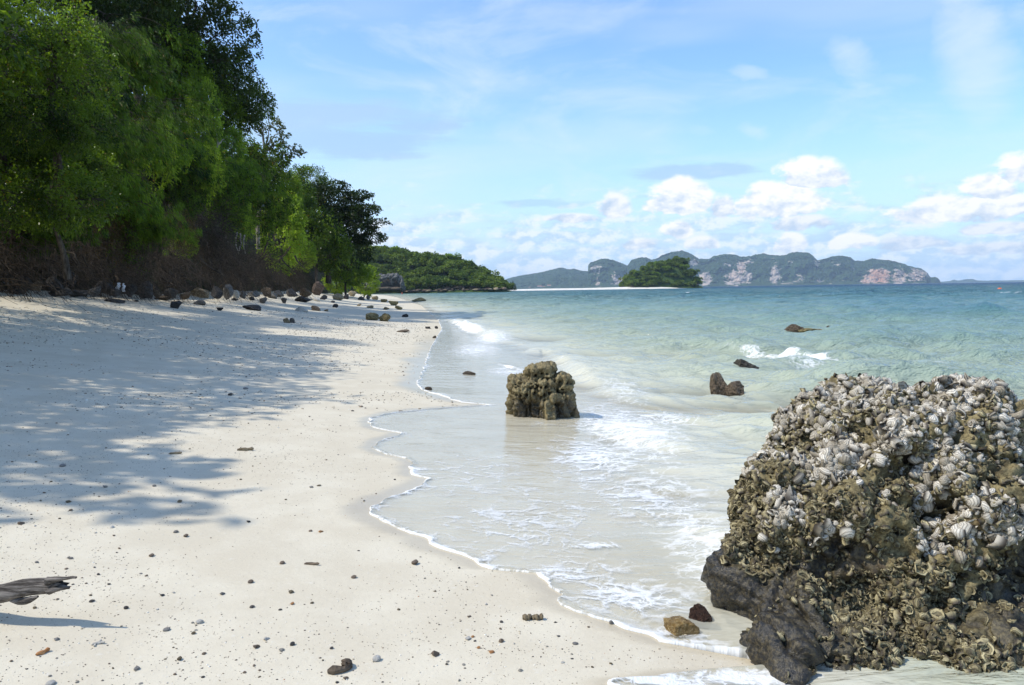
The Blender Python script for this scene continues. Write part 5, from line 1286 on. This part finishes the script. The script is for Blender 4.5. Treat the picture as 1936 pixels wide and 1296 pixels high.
# rocks in the sea and the swash
G3 = "rocks in the shallow sea"
for (x0, y0, x1, y1, mat, style, seed, lab, dk) in [
    (1343, 700, 1377, 737, 'brown', 'porous', 81, "upright brown rock in the sea, taller half of the L shaped one", .8), (1370, 716, 1406, 739, 'brown', 'porous', 82, "low brown rock at the right foot of the upright one", .8), (1388, 690, 1433, 712, 'wet', 'porous', 83, "dark sloping rock behind the L shaped one", .6),
    (1484, 623, 1520, 634, 'brown', 'porous', 84, "left hump of the long low rock awash further out", .5), (1512, 629, 1562, 635, 'olive', 'porous', 85, "flat middle of the long low rock awash further out", .35), (1556, 625, 1580, 634, 'brown', 'porous', 86, "right hump of the long low rock awash further out", .5),
    (779, 563, 805, 571, 'olive', 'block', 87, "dark olive rock standing in the water of the far cove", .6), (944, 590, 971, 594, 'wet', 'round', 88, "dark rock barely breaking the surface", .5), (974, 651, 1002, 656, 'olive', 'round', 89, "greenish rock awash beside the small breaker", .5),
    (1008, 580, 1024, 583, 'wet', 'round', 90, "tiny dark rock awash beyond the small breaker", .5), (875, 703, 899, 709, 'brown', 'porous', 91, "small brown stone in the swash left of the stump rock", .5), (803, 732, 817, 738, 'brown', 'porous', 92, "little brown stone at the upper swash edge", .6)]:
    rock_px(x0, y0, x1, y1, mat, style, seed, lab, group=G3, dk=dk, sink=.4, lift=(.13 if x0 > 1450 else .08 if x0 > 1380 else -.02) if x0 > 900 else 0.0)
rock_px(1256, 1174, 1321, 1206, 'wettan', 'block', 95, "shiny wet tan stone washed by the swash next to the oyster boulder", sink=.25)
rock_px(1303, 1143, 1345, 1183, 'wetred', 'porous', 96, "dark reddish wet stone against the foot of the oyster boulder", sink=.2)
# shore rocks along the foot of the headland and the sea cave
rng5 = np.random.default_rng(8)
def far_rock(px, py, Y, w, h, mat, seed, label, group="brown rocks along the foot of the headland"):
    P = at_Y(px, py, Y); o = rock_obj("shore_rock", (P[0], P[1], max(P[2], -.3) - .3), w, h, w * .8, seed, 'block', mat, rng5.uniform(0, 3), 2); tag(o, label, "rock", group)
for i in range(46):
    px = 762 + i * 4.3 + rng5.uniform(-2, 2); Y = HY0 - 7 + rng5.uniform(-5, 2)
    far_rock(px, 552.3 - (px - 762) * .022, Y, rng5.uniform(2.2, 4.6), rng5.uniform(.8, 1.9), ['brown', 'red', 'tan'][i % 3], 100 + i % 6, "weathered brown rock in the ledge along the foot of the headland")
for (px, py, Y, w, h, lab) in [(868, 548, HY0 - 6, 9, 3.4, "highest reddish rock in the ledge below the headland"), (845, 549, HY0 - 6, 8, 2.6, "broad brown rock in the ledge below the headland"), (893, 548, HY0 - 5, 7, 2.6, "brown rock near the right end of the headland ledge")]:
    far_rock(px, py, Y, w, h, 'red', 103, lab)
def build_cave():
    Y = 440.0; k = Y / FPX; b = at_Y(735, 549, Y); a = Acc(); r_ = np.random.default_rng(4); v0, f0 = ico(3)
    root = bpy.data.objects.new("sea_cave", None); C.objects.link(root); root.location = b; tag(root, "grey rock outcrop with a dark arched cave at the foot of the headland", "cave")
    # arch of two piers and a vault with rough outline, hollow behind
    pts = [(700, 541, 12, 9), (708, 533, 10, 9), (716, 527, 10, 7), (726, 524.5, 9, 5), (737, 523.5, 9, 5), (748, 524, 9, 6), (756, 529, 7, 7), (760, 537, 5.5, 9), (762, 545, 5, 6), (706, 543, 10, 7), (716, 540, 5, 11), (741, 530, 4, 8), (744, 523, 5, 6), (734, 522, 4, 5), (720, 521, 4, 4)]
    for (px, py, rw, rh) in pts:
        q = at_Y(px, py, Y + r_.uniform(-1, 1)) - b; vv = v0 * (1 + .55 * fbm(v0 * 2.2 + px, 4, int(px)))[:, None] * np.array([rw * k * .85, 2.2, rh * k]) + q; a.add(vv, f0)
    link("rock_arch", a.mesh("rock_arch", RM['grey'], False), root)
    a = Acc()
    for (px, py, rw, rh) in [(730, 545.5, 12, 3), (748, 546, 11, 3), (716, 546.5, 9, 3)]:
        q = at_Y(px, py, Y - 2.5) - b; vv = v0 * (1 + .25 * fbm(v0 * 2 + px, 3, int(px)))[:, None] * np.array([rw * k, 1.5, rh * k]) + q; a.add(vv, f0)
    link("ledge", a.mesh("cave_ledge", RM['brown'], False), root)
    q = at_Y(737, 536, Y + 5.5) - b; vv = v0 * np.array([26 * k, 2.0, 14 * k]) + q
    link("shade_back_wall", make_mesh("cave_shade_back", vv, f0, RM['dark']), root)  # dark rock colour stands in for the shade inside the cave
build_cave()
for (px, py, w, h, lab) in [(1310, 542.5, 11, 4.5, "brown rock at the right end of the small islet"), (1300, 542.8, 7, 3.2, "small brown rock at the right end of the islet beach"), (1285, 543, 7, 2.6, "low brown rock under the islet trees"), (1230, 543.4, 9, 2.4, "flat brown rock at the front of the islet"), (1196, 543.6, 8, 2.2, "brown rock at the left end of the islet")]:
    far_rock(px, py, 781, w, h, 'brown', 102, lab, "rocks round the islet")
# ------------------------------------------------------------------ small things
# driftwood log: comes in from the left, its broken end lifted above the sand
def build_log():
    Y = 3.27; k = Y / FPX
    tip = at_Y(118, 1104, Y); a = at_Y(-10, 1122, Y + .02)
    dirv = (a - tip); 
    L = []; R = []
    for q in np.linspace(0, 3.6, 40):
        L.append(tip + dirv * q + np.array([0, .01 * math.sin(q * 5), -.010 * max(q - .7, 0) ** 2 - .004 * math.sin(q * 9)])); R.append(.029 + .012 * min(q, 1.5) - .006 * math.exp(-q * 6))
    sides = 18; v, f = tube(L, np.array(R), sides)
    base = tip.copy(); v = v - base
    th = np.tile(np.arange(sides) * 2 * PI / sides, 40); u = np.repeat(np.linspace(0, 3.6, 40), sides)
    c = v - np.repeat(np.array(L) - base, sides, 0)
    rough = 1 + .22 * fbm(np.stack([np.cos(th) * 2.2, np.sin(th) * 2.2, u * .9], 1), 3, 4) + .10 * fbm(np.stack([np.cos(th) * 7, np.sin(th) * 7, u * 1.2], 1), 2, 9)
    # split, hollow end: upper tongue reaches furthest, the middle is eaten away
    e = np.exp(-u / .22); cz = np.sin(th)
    v = np.repeat(np.array(L) - base, sides, 0) + c * rough[:, None] * np.array([1, 1, 1.05])
    d0 = -dirv / np.linalg.norm(dirv)
    jag = .055 * fbm(np.stack([np.cos(th) * 2.5, np.sin(th) * 2.5, 0 * th], 1), 3, 14)
    v += d0[None] * (e * jag)[:, None]
    # close the end with a recessed ragged cap
    cap = len(v); v = np.concatenate([v, [(np.array(L[0]) - base) - d0 * .055]]); tri = [(i, (i + 1) % sides, cap, cap) for i in range(sides)]
    m, t, out = new_mat("weathered_wood"); co = t.new('ShaderNodeTexCoord').outputs['Object']
    g = t.noise(t.vm('MULTIPLY', co, (3.0, 26, 30)), 2.2, 5, 0.7, .3); g2 = t.noise(co, 14, 4, .6)
    col = t.mix(t.step(g, .36, .66), (0.045, 0.038, 0.032), (0.27, 0.24, 0.21)); col = t.mix(t.step(g2, .58, .72, 0, .6), col, (0.05, .042, .035))
    p = principled(t, col, .85, .2, t.bump(g, 1.0, .012)); t.l.new(p.outputs[0], out.inputs[0])
    root = bpy.data.objects.new("driftwood_log", None); C.objects.link(root); root.location = base; tag(root, "grey weathered driftwood log with a split end sticking in at the left edge", "driftwood")
    vv, ff = np.array(v), np.concatenate([f, np.array(tri)])
    bm = bmesh.new(); vs = [bm.verts.new(x) for x in vv]
    for q in ff:
        try: bm.faces.new([vs[i] for i in dict.fromkeys(q)])
        except ValueError: pass
    me = bpy.data.meshes.new("log"); bmesh.ops.recalc_face_normals(bm, faces=bm.faces); bm.to_mesh(me); bm.free(); me.materials.append(m)
    for pl in me.polygons: pl.use_smooth = True
    link("stem", me, root)
    # splinters: two torn tongues above and below the hollow
    for (dz, ln, r, lab) in [(.024, .07, .017, 'upper'), (-.018, .035, .020, 'lower')]:
        q = np.linspace(0, 1, 8); Ls = np.stack([-.06 * d0 + d0 * (ln + .06) * x + np.array([0, -.012, dz + .004 * math.sin(x * 4)]) for x in q]); a_ = Acc(); vv_, ff_ = tube(Ls, np.linspace(r, r * .25, 8), 8)
        vv_ = vv_ + .006 * fbm(vv_ * 30, 2, 3)[:, None]; a_.add(vv_, ff_); link("splinter", a_.mesh("splinter", m), root)
    q = np.linspace(0, 1, 8); Ls = np.stack([d0 * (-.10 - .13 * x) + np.array([0, -.02, -.034 - .012 * math.sin(x * PI)]) for x in q]); a_ = Acc(); a_.add(*tube(Ls, np.array([.005, .010, .014, .016, .016, .015, .010, .005]), 8)); link("broken_knot", a_.mesh("knot", m), root)
build_log()

# hand placed stones, shells and coral bits: pixel, width in pixels, material, height ratio, shape, label
HAND = [
 (134, 1057, 10, 'grey', .6, "flat grey pebble above the driftwood log"), (287, 1052, 13, 'brown', .6, "rounded brown pebble right of the log's end, high up"), (174, 1138, 13, 'black', .6, "dark pebble beside the end of the driftwood log"), (239, 1151, 11, 'black', .9, "dark round pebble at the tip of the log's shadow"),
 (307, 1127, 11, 'black', .7, "dark pebble a little above the one at the shadow tip"), (420, 1124, 13, 'grey', .8, "grey curled shell bit in the middle of the sand"), (474, 1102, 15, 'brown', .7, "brown pebble cluster stone in the middle of the sand"), (551, 1121, 14, 'tan', .8, "tan domed shell on the sand"), (669, 1093, 15, 'brown', .7, "brown stone with rough top right of the tan shell"), (534, 1066, 14, 'brown', .7, "grey brown square pebble above the tan shell"),
 (553, 1143, 10, 'orange', .7, "small orange shell fragment under the tan shell"), (477, 1149, 13, 'black', .7, "dark broken shell in the middle of the sand"), (378, 1178, 18, 'white', .7, "white shell fragment left of the dark broken shell"), (485, 1225, 17, 'brown', .7, "dark brown shell with a pale hole"), (503, 1209, 16, 'white', .6, "white coral bit beside the brown shell"), (553, 1220, 13, 'black', .9, "black round pebble near the bottom"),
 (533, 1230, 14, 'pale', .6, "pale pebble left of the black round one"), (627, 1227, 10, 'black', .8, "small dark pebble above the hooked coral"), (259, 1266, 14, 'grey', .7, "oval grey pebble near the bottom left"), (340, 1248, 12, 'tan', .8, "tan pebble near the bottom left"), (386, 1237, 11, 'brown', .6, "small brown pebble right of the tan one"), (384, 1281, 9, 'black', .6, "small dark pebble at the bottom"),
 (654, 1284, 14, 'brown', .7, "dark brown stone just under the hooked coral"), (637, 1291, 10, 'black', .7, "dark pebble at the bottom edge under the hooked coral"), (315, 1192, 18, 'grey', .45, "flat grey brown chip on the sand below the log's shadow"), (108, 1210, 12, 'grey', .7, "grey pebble below the log's shadow at the left"), (366, 1199, 11, 'tan', .8, "tan pebble under the white shell fragment"), (96, 1294, 22, 'white', .5, "white coral fragment at the bottom left edge"),
 (785, 1067, 19, 'brown', .75, "pointed brown stone on the smooth sand near the swash edge"), (948, 1214, 14, 'brown', .95, "pointed dark brown stone right of centre near the bottom"), (1156, 1180, 11, 'grey', 1.3, "dark upright chip standing in the edge of the swash"), (887, 1167, 11, 'brown', .5, "flat dark pebble on sand below the swash edge"), (822, 1239, 22, 'brown', 1.0, "squarish brown pebble near the bottom centre"), (712, 1249, 23, 'white', .75, "whitish knobbly coral lump near the bottom"), (930, 1234, 15, 'orange', .6, "orange red shell fragment near the bottom centre"),
 (905, 1226, 10, 'orange', .8, "small orange crumb left of the orange red fragment"), (894, 1205, 9, 'orange', .7, "orange chip beside pale coral crumbs"), (885, 1209, 15, 'white', .5, "pale coral crumbs left of the pointed dark brown stone"), (984, 1269, 12, 'pale', .7, "pale round shell near the bottom, right of centre"), (1088, 1218, 15, 'grey', .5, "flat grey stone on wet sand"), (1056, 1204, 10, 'grey', .6, "small grey stone on wet sand above the flat one"),
 (39, 991, 15, 'brown', .7, "brown pebble at the left edge below the tree shade"), (134, 966, 9, 'brown', .7, "small brown pebble in the last shadow finger"), (130, 950, 13, 'tan', .6, "tan pebble at the rim of the last shadow finger"), (340, 950, 12, 'tan', .8, "tan pebble right of the last shadow finger"), (333, 1007, 13, 'grey', .6, "grey pebble below the last shadow finger"), (352, 1015, 12, 'brown', .7, "brown pebble right of the grey one below the shadow"), (212, 998, 11, 'white', .7, "white pebble below the last shadow finger"), (292, 920, 9, 'grey', .8, "grey pebble between two shadow fingers"),
 (470, 988, 10, 'black', .8, "dark round pebble alone on bright sand"), (606, 1006, 13, 'orange', .6, "orange brown shell near the middle of the beach"), (587, 1005, 10, 'brown', .6, "brown pebble left of the orange brown shell"), (589, 922, 11, 'grey', .6, "flat pebble near the right shadow finger"), (603, 919, 12, 'tan', .4, "flat tan chip beside the flat pebble"), (119, 882, 15, 'grey', .6, "grey coral bit in the tree shade at the left"), (436, 748, 13, 'black', .7, "dark pebble in the tree shade"), (683, 770, 11, 'brown', .6, "brown stone at the gravel ridge"), (465, 736, 13, 'grey', .6, "grey stone in the tree shade"), (199, 922, 11, 'grey', .8, "little grey coral stub in the sun between shadow fingers"),
 (757, 797 - 19, 12, 'brown', .4, "thin brown chip at the upper edge of the swash lobe"), (590, 1107 + 34, 10, 'tan', .5, "flat tan pebble near the orange shell fragment")]
for (k_, a_, b_) in [('pgrey', (0.17, 0.16, 0.145), (0.36, 0.34, 0.31)), ('pbrown', (0.12, 0.09, 0.065), (0.31, 0.24, 0.175))]: RM[k_] = rock_mat(k_ == 'pgrey' and "grey_pebble" or "brown_pebble", a_, b_, 30)
PMAT = {'grey': 'pgrey', 'brown': 'pbrown'}
HG = "pebbles and shell bits on the sand"
for i, (px, py, w, mat, hr_, lab) in enumerate(HAND):
    P = ground_hit(px, py); s = .72 * w * np.linalg.norm(P - np.array([0, 0, CAM_H])) / FPX
    nm = 'coral_bit' if 'coral' in lab else 'shell_bit' if 'shell' in lab else 'pebble'
    o = rock_obj(nm, (P[0], P[1], P[2] - .20 * s * hr_), s, s * hr_ * .85, s * .8, 200 + i % 9, 'block' if i % 3 else 'round', PMAT.get(mat, mat), -math.atan2(P[0], P[1]) + (i * .7) % .9, 3)
    tag(o, lab, 'pebble' if nm == 'pebble' else 'shell' if nm == 'shell_bit' else 'coral', HG)
def coral_bits(name, px, py, segs, mat, label, cat="coral"):
    """a small branching or hooked piece: list of (polyline in units of pixels, radius px)"""
    P = ground_hit(px, py); k = np.linalg.norm(P - np.array([0, 0, CAM_H])) / FPX; a = Acc()
    for (pl, r) in segs:
        pl = np.array(pl, float); q = np.linspace(0, 1, 9); kk = np.linspace(0, 1, len(pl)); X = np.interp(q, kk, pl[:, 0]) * k; Yy = np.interp(q, kk, pl[:, 1]) * k
        v, f = tube(np.stack([X, Yy, np.full(9, r * k * .7) + .002 * np.sin(q * 9)], 1), r * k * (1 + .25 * np.sin(q * 11 + r)) * np.where((q == 0) | (q == 1), .45, 1), 8)
        v += .12 * r * k * fbm(v * 120, 2, 5)[:, None]; a.add(v, f)
    o = link(name, a.mesh(name, RM[mat]), None, P); o.rotation_euler = (0, 0, -math.atan2(P[0], P[1])); tag(o, label, cat, HG)
coral_bits("coral_bit", 642, 1268, [([(-20, -8), (-6, -8), (8, -6), (15, 2), (14, 18), (4, 24)], 6.5), ([(8, 0), (14, 8)], 8)], 'brown', "hooked brown piece of dead coral near the bottom")
coral_bits("coral_bit", 186, 1219, [([(-9, 0), (0, 3), (9, -1)], 2.4), ([(0, 2), (4, 12)], 2.0), ([(-4, 2), (-6, -7)], 1.8)], 'pale', "pale branching coral piece at the bottom left")
coral_bits("coral_bit", 1008, 1173, [([(-18, -2), (-10, 3), (-4, 0)], 5.5), ([(2, 2), (10, 4), (18, 6)], 5), ([(-3, 2), (4, 7)], 4)], 'tan', "pale yellow coral lump on sand near the wet edge")
coral_bits("driftwood_chip", 81, 1236, [([(-9, -5), (0, 0), (9, 6)], 3.2)], 'orange', "orange stick fragment at the bottom left", "driftwood")
coral_bits("driftwood_chip", 590, 1068, [([(-13, 3), (0, 0), (12, -5)], 2.6)], 'brown', "thin brown driftwood chip pointing right", "driftwood")
coral_bits("driftwood_chip", 464, 852, [([(-14, 0), (0, 0), (14, -1)], 3.0)], 'tan', "flat oval cuttlebone at the rim of the right shadow finger", "shell")
coral_bits("driftwood_chip", 332, 859, [([(-10, 0), (0, 1), (10, 0)], 2.2)], 'tan', "short tan stick above the right shadow finger", "driftwood")

# scattered pebbles: 240 singly, the rest as one mass
rngp = np.random.default_rng(77)
def scatter(n, ymin, ymax, ex):
    out = []
    while len(out) < n:
        Y = ymin * (ymax / ymin) ** (rngp.random(4000) ** ex); X = rngp.uniform(-.72, .3, 4000) * Y
        e = edge(Y); s = shore(Y) - X; fe = forest_edge(Y)
        dn = 0.5 + 0.9 * fbm(xy0(X, Y, .7), 3, 5) + 0.8 * fbm(xy0(X, Y, .25), 2, 6)
        band = np.exp(-((e - X - 2.6) / 1.6) ** 2) * .25 + np.exp(-((Y - 10.9 - .1 * (X + 1)) / .5) ** 2) * np.exp(-((X + 1.2) / 1.1) ** 2) * 1.6
        ok = (X < e - .10) & (X > fe + .3) & (rngp.random(4000) < np.clip(dn * (.35 + .65 * sstep(e - X, .2, 1.5)) + band, .03, 1.2))
        out += list(zip(X[ok], Y[ok]))
    return np.array(out[:n])
sp = scatter(240, 2.6, 9.5, 1.0)
PC_ = ['grey', 'brown', 'black', 'tan', 'white', 'pale', 'tan', 'brown', 'pale']
pm = {}
desc = {'grey': "small grey pebble on the sunlit or shaded sand", 'brown': "small brown pebble on the sand", 'black': "small blackish pebble on the sand", 'tan': "small tan pebble on the sand", 'white': "small white coral crumb on the sand", 'pale': "small pale pebble on the sand"}
zz = sand_z(sp[:, 0], sp[:, 1])
for i, (x, y) in enumerate(sp):
    mat = PC_[int(rngp.integers(len(PC_)))]; s = rngp.uniform(.007, .016) * (1 + .05 * y)
    o = rock_obj('pebble', (x, y, zz[i] - .2 * s), s, s * rngp.uniform(.4, .75), s * rngp.uniform(.6, 1), 200 + i % 9, 'block' if i % 2 else 'round', PMAT.get(mat, mat), rngp.uniform(0, 3), 2)
    tag(o, desc[mat], 'pebble', HG)
def pebble_mass(n, ymin, ymax, ex, smin, smax):
    q = scatter(n, ymin, ymax, ex); z = sand_z(q[:, 0], q[:, 1])
    v0, f0 = ico(1) ; base = [v0 * (1 + .3 * fbm(v0 * 1.2 + k, 2, k))[:, None] for k in range(8)]
    nv = len(v0); s = rngp.uniform(smin, smax, n) * (.6 + .8 * rngp.random(n) ** 3) * (1 + .045 * np.clip(q[:, 1] - 4, 0, 40)); th = rngp.uniform(0, 6.28, n)
    B = np.stack([base[k] for k in rngp.integers(8, size=n)])
    sx = s[:, None]; X = B[:, :, 0] * sx; Y = B[:, :, 1] * sx * rngp.uniform(.5, 1, n)[:, None]; Z = B[:, :, 2] * sx * rngp.uniform(.3, .7, n)[:, None]
    c, d = np.cos(th)[:, None], np.sin(th)[:, None]
    v = np.stack([X * c - Y * d + q[:, :1], X * d + Y * c + q[:, 1:], Z + z[:, None] + .10 * sx], -1).reshape(-1, 3)
    f = (f0[None] + (np.arange(n) * nv)[:, None, None]).reshape(-1, 3)
    return v, f, np.repeat(rngp.random(n), nv)
va, fa, ta = pebble_mass(11000, 2.5, 9, .9, .0018, .0050); vb, fb_, tb_ = pebble_mass(6800, 8, 38, .75, .006, .014)
m, t, out = new_mat("mixed_pebbles")
ti = t.attr('tint')
col = t.ramp(ti, [(0.0, (0.085, 0.075, 0.066)), (.13, (.17, .145, .115)), (.36, (.28, .225, .16)), (.50, (.38, .32, .23)), (.62, (.15, .11, .08)), (.72, (.55, .50, .41)), (.84, (.76, .73, .65)), (.985, (.45, .22, .11))], 'CONSTANT')
p = principled(t, col, .75, .3); t.l.new(p.outputs[0], out.inputs[0])
o = link("pebbles", make_mesh("pebbles", np.concatenate([va, vb]), np.concatenate([fa, fb_ + len(va)]), m, True, {'tint': np.concatenate([ta, tb_])})); tag(o, "fine shell grit and small pebbles strewn over the beach", None, None, 'stuff')

# white scraps hanging on the roots
mw, t, out = new_mat("white_cloth"); p = principled(t, (0.75, 0.76, 0.78), .8, .2); t.l.new(p.outputs[0], out.inputs[0])
for (x, y0, y1, w, sd, lab) in [(224.5, 535, 553, 6, 1, "larger torn white scrap hanging at the foot of the bank"), (234, 536, 552, 5, 2, "smaller white scrap hanging right of the larger torn one")]:
    Y = 27.2; P = at_Y(x, y1, Y); k = Y / FPX; h = (y1 - y0) * k; ww = w * k
    nu, nv_ = 9, 16; U, V_ = np.meshgrid(np.linspace(-1, 1, nu), np.linspace(0, 1, nv_)); nz_ = fbm(xy0(U, V_ * 3, 1.4, sd), 3, sd).reshape(U.shape)
    wd_ = ww * .5 * (0.35 + .65 * np.sin(np.clip(V_ * 1.1 + .25 * sd, 0, 1.5) * 2.2) ** 2 + .35 * nz_)
    g = np.stack([U * wd_ + .25 * ww * nz_ - (.3 * ww * (1 - V_) if sd == 1 else 0), .06 * np.sin(U * 4 + V_ * 6) + .05 * nz_, V_ * h], -1).reshape(-1, 3)
    fr_ = grid_faces(nv_, nu); back = g + np.array([0, .006, 0]); vv = np.concatenate([g, back]); ff = np.concatenate([fr_, fr_[:, ::-1] + len(g)])
    o = link("white_scrap", make_mesh("white_scrap", vv, ff, mw), None, P); tag(o, lab, "scrap", "white scraps at the foot of the bank")

# orange buoy
Pb = np.array([*px_to_sea(1890, 549.0, 0.0), 0.0])
root = bpy.data.objects.new("buoy", None); C.objects.link(root); kb = Pb[1] / FPX; root.location = (Pb[0], Pb[1], 0.0); tag(root, "small orange mooring buoy floating far out on the right", "buoy")
mo, t, out = new_mat("orange_plastic"); p = principled(t, (0.75, 0.14, 0.04), .4, .4); t.l.new(p.outputs[0], out.inputs[0])
v0, f0 = ico(3); r = 4.0 * kb; prof = v0 * np.array([1, 1, .8]); link("float", make_mesh("buoy_float", prof * r + np.array([0, 0, r * .35]), f0, mo), root)
a = Acc(); a.add(*tube(np.array([(0, 0, r * 1.0), (0, 0, r * 1.35)]), np.array([r * .16, r * .12]), 8)); a.add(*tube(np.array([(math.cos(q) * r * .22, 0, r * 1.45 + math.sin(q) * r * .22) for q in np.linspace(0, 6.28, 13)]), r * .05, 6)); link("mooring_eye", a.mesh("mooring_eye", RM['dark']), root)

# people far off on the sandbar: one continuous body, swimwear as a child
def make_person():
    J = {'pel': (0, 0, .95), 'wst': (0, 0, 1.12), 'chs': (0, 0, 1.35), 'nck': (0, 0, 1.50), 'hd': (0, -.01, 1.60), 'tp': (0, 0, 1.74)}
    vs = list(J.values()); nm = list(J); ed = [(0, 1), (1, 2), (2, 3), (3, 4), (4, 5)]; rd = [.125, .115, .14, .055, .085, .06]
    for s in (-1, 1):
        b = len(vs); vs += [(s * .10, 0, .88), (s * .11, -.02, .48), (s * .12, .02, .09), (s * .13, -.14, .03)]; rd += [.085, .055, .042, .035]; ed += [(0, b), (b, b + 1), (b + 1, b + 2), (b + 2, b + 3)]
        b = len(vs); vs += [(s * .18, 0, 1.40), (s * .24, .02, 1.13), (s * .25, -.08, .90), (s * .25, -.11, .80)]; rd += [.055, .042, .032, .03]; ed += [(2, b), (b, b + 1), (b + 1, b + 2), (b + 2, b + 3)]
    me = bpy.data.meshes.new("body"); me.from_pydata(vs, ed, []); o = bpy.data.objects.new("tmp", me); C.objects.link(o)
    md = o.modifiers.new("s", 'SKIN'); 
    for i, sv in enumerate(me.skin_vertices[0].data): sv.radius = (rd[i], rd[i]); sv.use_root = (i == 0)
    sb = o.modifiers.new("ss", 'SUBSURF'); sb.levels = 1; sb.render_levels = 1
    dg = bpy.context.evaluated_depsgraph_get(); m2 = bpy.data.meshes.new_from_object(o.evaluated_get(dg)); bpy.data.objects.remove(o)
    return m2
body = make_person(); ms_, t, out = new_mat("skin"); p = principled(t, (0.42, 0.24, 0.16), .6, .3); t.l.new(p.outputs[0], out.inputs[0]); body.materials.clear(); body.materials.append(ms_)
v0, f0 = ico(3)
shorts = []
for (nm, c) in [("red_cloth", (.6, .10, .06)), ("dark_cloth", (.03, .04, .08)), ("blue_cloth", (.08, .2, .5)), ("white_shirt", (.7, .7, .7))]:
    mc, t, out = new_mat(nm); p = principled(t, c, .8, .2); t.l.new(p.outputs[0], out.inputs[0])
    shorts.append(make_mesh("swimwear", v0 * np.array([.20, .145, .17]) + np.array([0, 0, .90]), f0, mc)); shorts.append(make_mesh("shirt", v0 * np.array([.215, .155, .29]) + np.array([0, 0, 1.22]), f0, mc))
hair_m = make_mesh("hair", v0 * np.array([.092, .10, .075]) + np.array([0, .02, 1.71]), f0, RM['black'])
for (px, py, Y, c, sh_, rz, lab) in [(760, 552.2, 330, 0, True, .3, "person in red at the near edge of the cove beach"), (957, 547.6, 772, 1, False, 1.2, "person in dark swimwear, rightmost on the far sandbar"), (945, 547.8, 772, 2, True, .2, "person in blue in the middle of the far sandbar group"), (934, 548, 772, 3, True, 2.0, "person in a white shirt, leftmost on the far sandbar")]:
    P = at_Y(px, py, Y); z = float(sand_z(np.array([P[0]]), np.array([Y]))[0]) if Y < 500 else float(bar_z(np.array([P[0]]), np.array([Y + 4.0]))[0])
    root = bpy.data.objects.new("person", None); C.objects.link(root); root.location = (P[0], Y + (4 if Y > 500 else 0), z); root.rotation_euler = (0, 0, rz); tag(root, lab, "person", "people on the far beach")
    link("body", body, root); link("swimwear", shorts[2 * c], root); link("hair", hair_m, root)
    if sh_: link("shirt", shorts[2 * c + 1], root)

# white buildings of the far shore
mb, t, out = new_mat("white_walls"); p = principled(t, (.72, .70, .66), .8, .2); t.l.new(p.outputs[0], out.inputs[0])
mr, t, out = new_mat("clay_roof"); p = principled(t, (.35, .16, .10), .8, .2); t.l.new(p.outputs[0], out.inputs[0])
def house(px, w, h, lab):
    P = at_Y(px, 541.5, 5300); root = bpy.data.objects.new("white_building", None); C.objects.link(root); root.location = (P[0], 5300, 2.5); tag(root, lab, "building", "white buildings on the far shore")
    d = w * .7; v = [(x, y, z) for z in (0, h) for y in (-d / 2, d / 2) for x in (-w / 2, w / 2)]; q = [(0, 1, 3, 2), (4, 6, 7, 5), (0, 4, 5, 1), (2, 3, 7, 6), (0, 2, 6, 4), (1, 5, 7, 3)]
    link("wall", make_mesh("wall", v, q, mb, False), root)
    e = 1.08; rr = [(-w / 2 * e, -d / 2 * e, h + .05), (w / 2 * e, -d / 2 * e, h + .05), (w / 2 * e, d / 2 * e, h + .05), (-w / 2 * e, d / 2 * e, h + .05), (-w / 2 * e, 0, h * 1.3), (w / 2 * e, 0, h * 1.3)]
    link("roof", make_mesh("roof", rr, [(0, 1, 5, 4), (2, 3, 4, 5), (0, 4, 3, 3), (1, 2, 5, 5)], mr, False), root)
for (px, w, h, lab) in [(1003, 26, 10, "leftmost of the white buildings on the far shore"), (1012, 18, 9, "small white building near the left end of the far town"), (1020, 30, 16, "taller white building in the far town"), (1030, 40, 12, "long white building in the far town"), (1038, 24, 20, "tallest white building of the far town"), (1046, 30, 12, "white building right of the tallest one"), (1056, 44, 10, "long low white building in the far town"), (1070, 26, 12, "rightmost of the white buildings on the far shore")]: house(px, w, h, lab)
# ------------------------------------------------------------------ air
def build_haze():
    m, t, out = new_mat("sea_haze")
    vol = t.new('ShaderNodeVolumePrincipled')
    vol.inputs['Color'].default_value = (0.66, 0.83, 1.0, 1)
    vol.inputs['Density'].default_value = 6.0e-5
    vol.inputs['Anisotropy'].default_value = 0.0
    t.l.new(vol.outputs[0], out.inputs['Volume'])
    x, y0, y1, z0, z1 = 16500, -400, 15800, -6.3, 305.0
    v = [(a, b, c) for c in (z0, z1) for b in (y0, y1) for a in (-x, x)]
    f = [(0, 2, 3, 1), (4, 5, 7, 6), (0, 1, 5, 4), (2, 6, 7, 3), (0, 4, 6, 2), (1, 3, 7, 5)]
    me = make_mesh("haze", v, f, m, False)
    o = link("haze", me); tag(o, "pale blue sea haze over the bay", None, None, 'stuff')
build_haze()
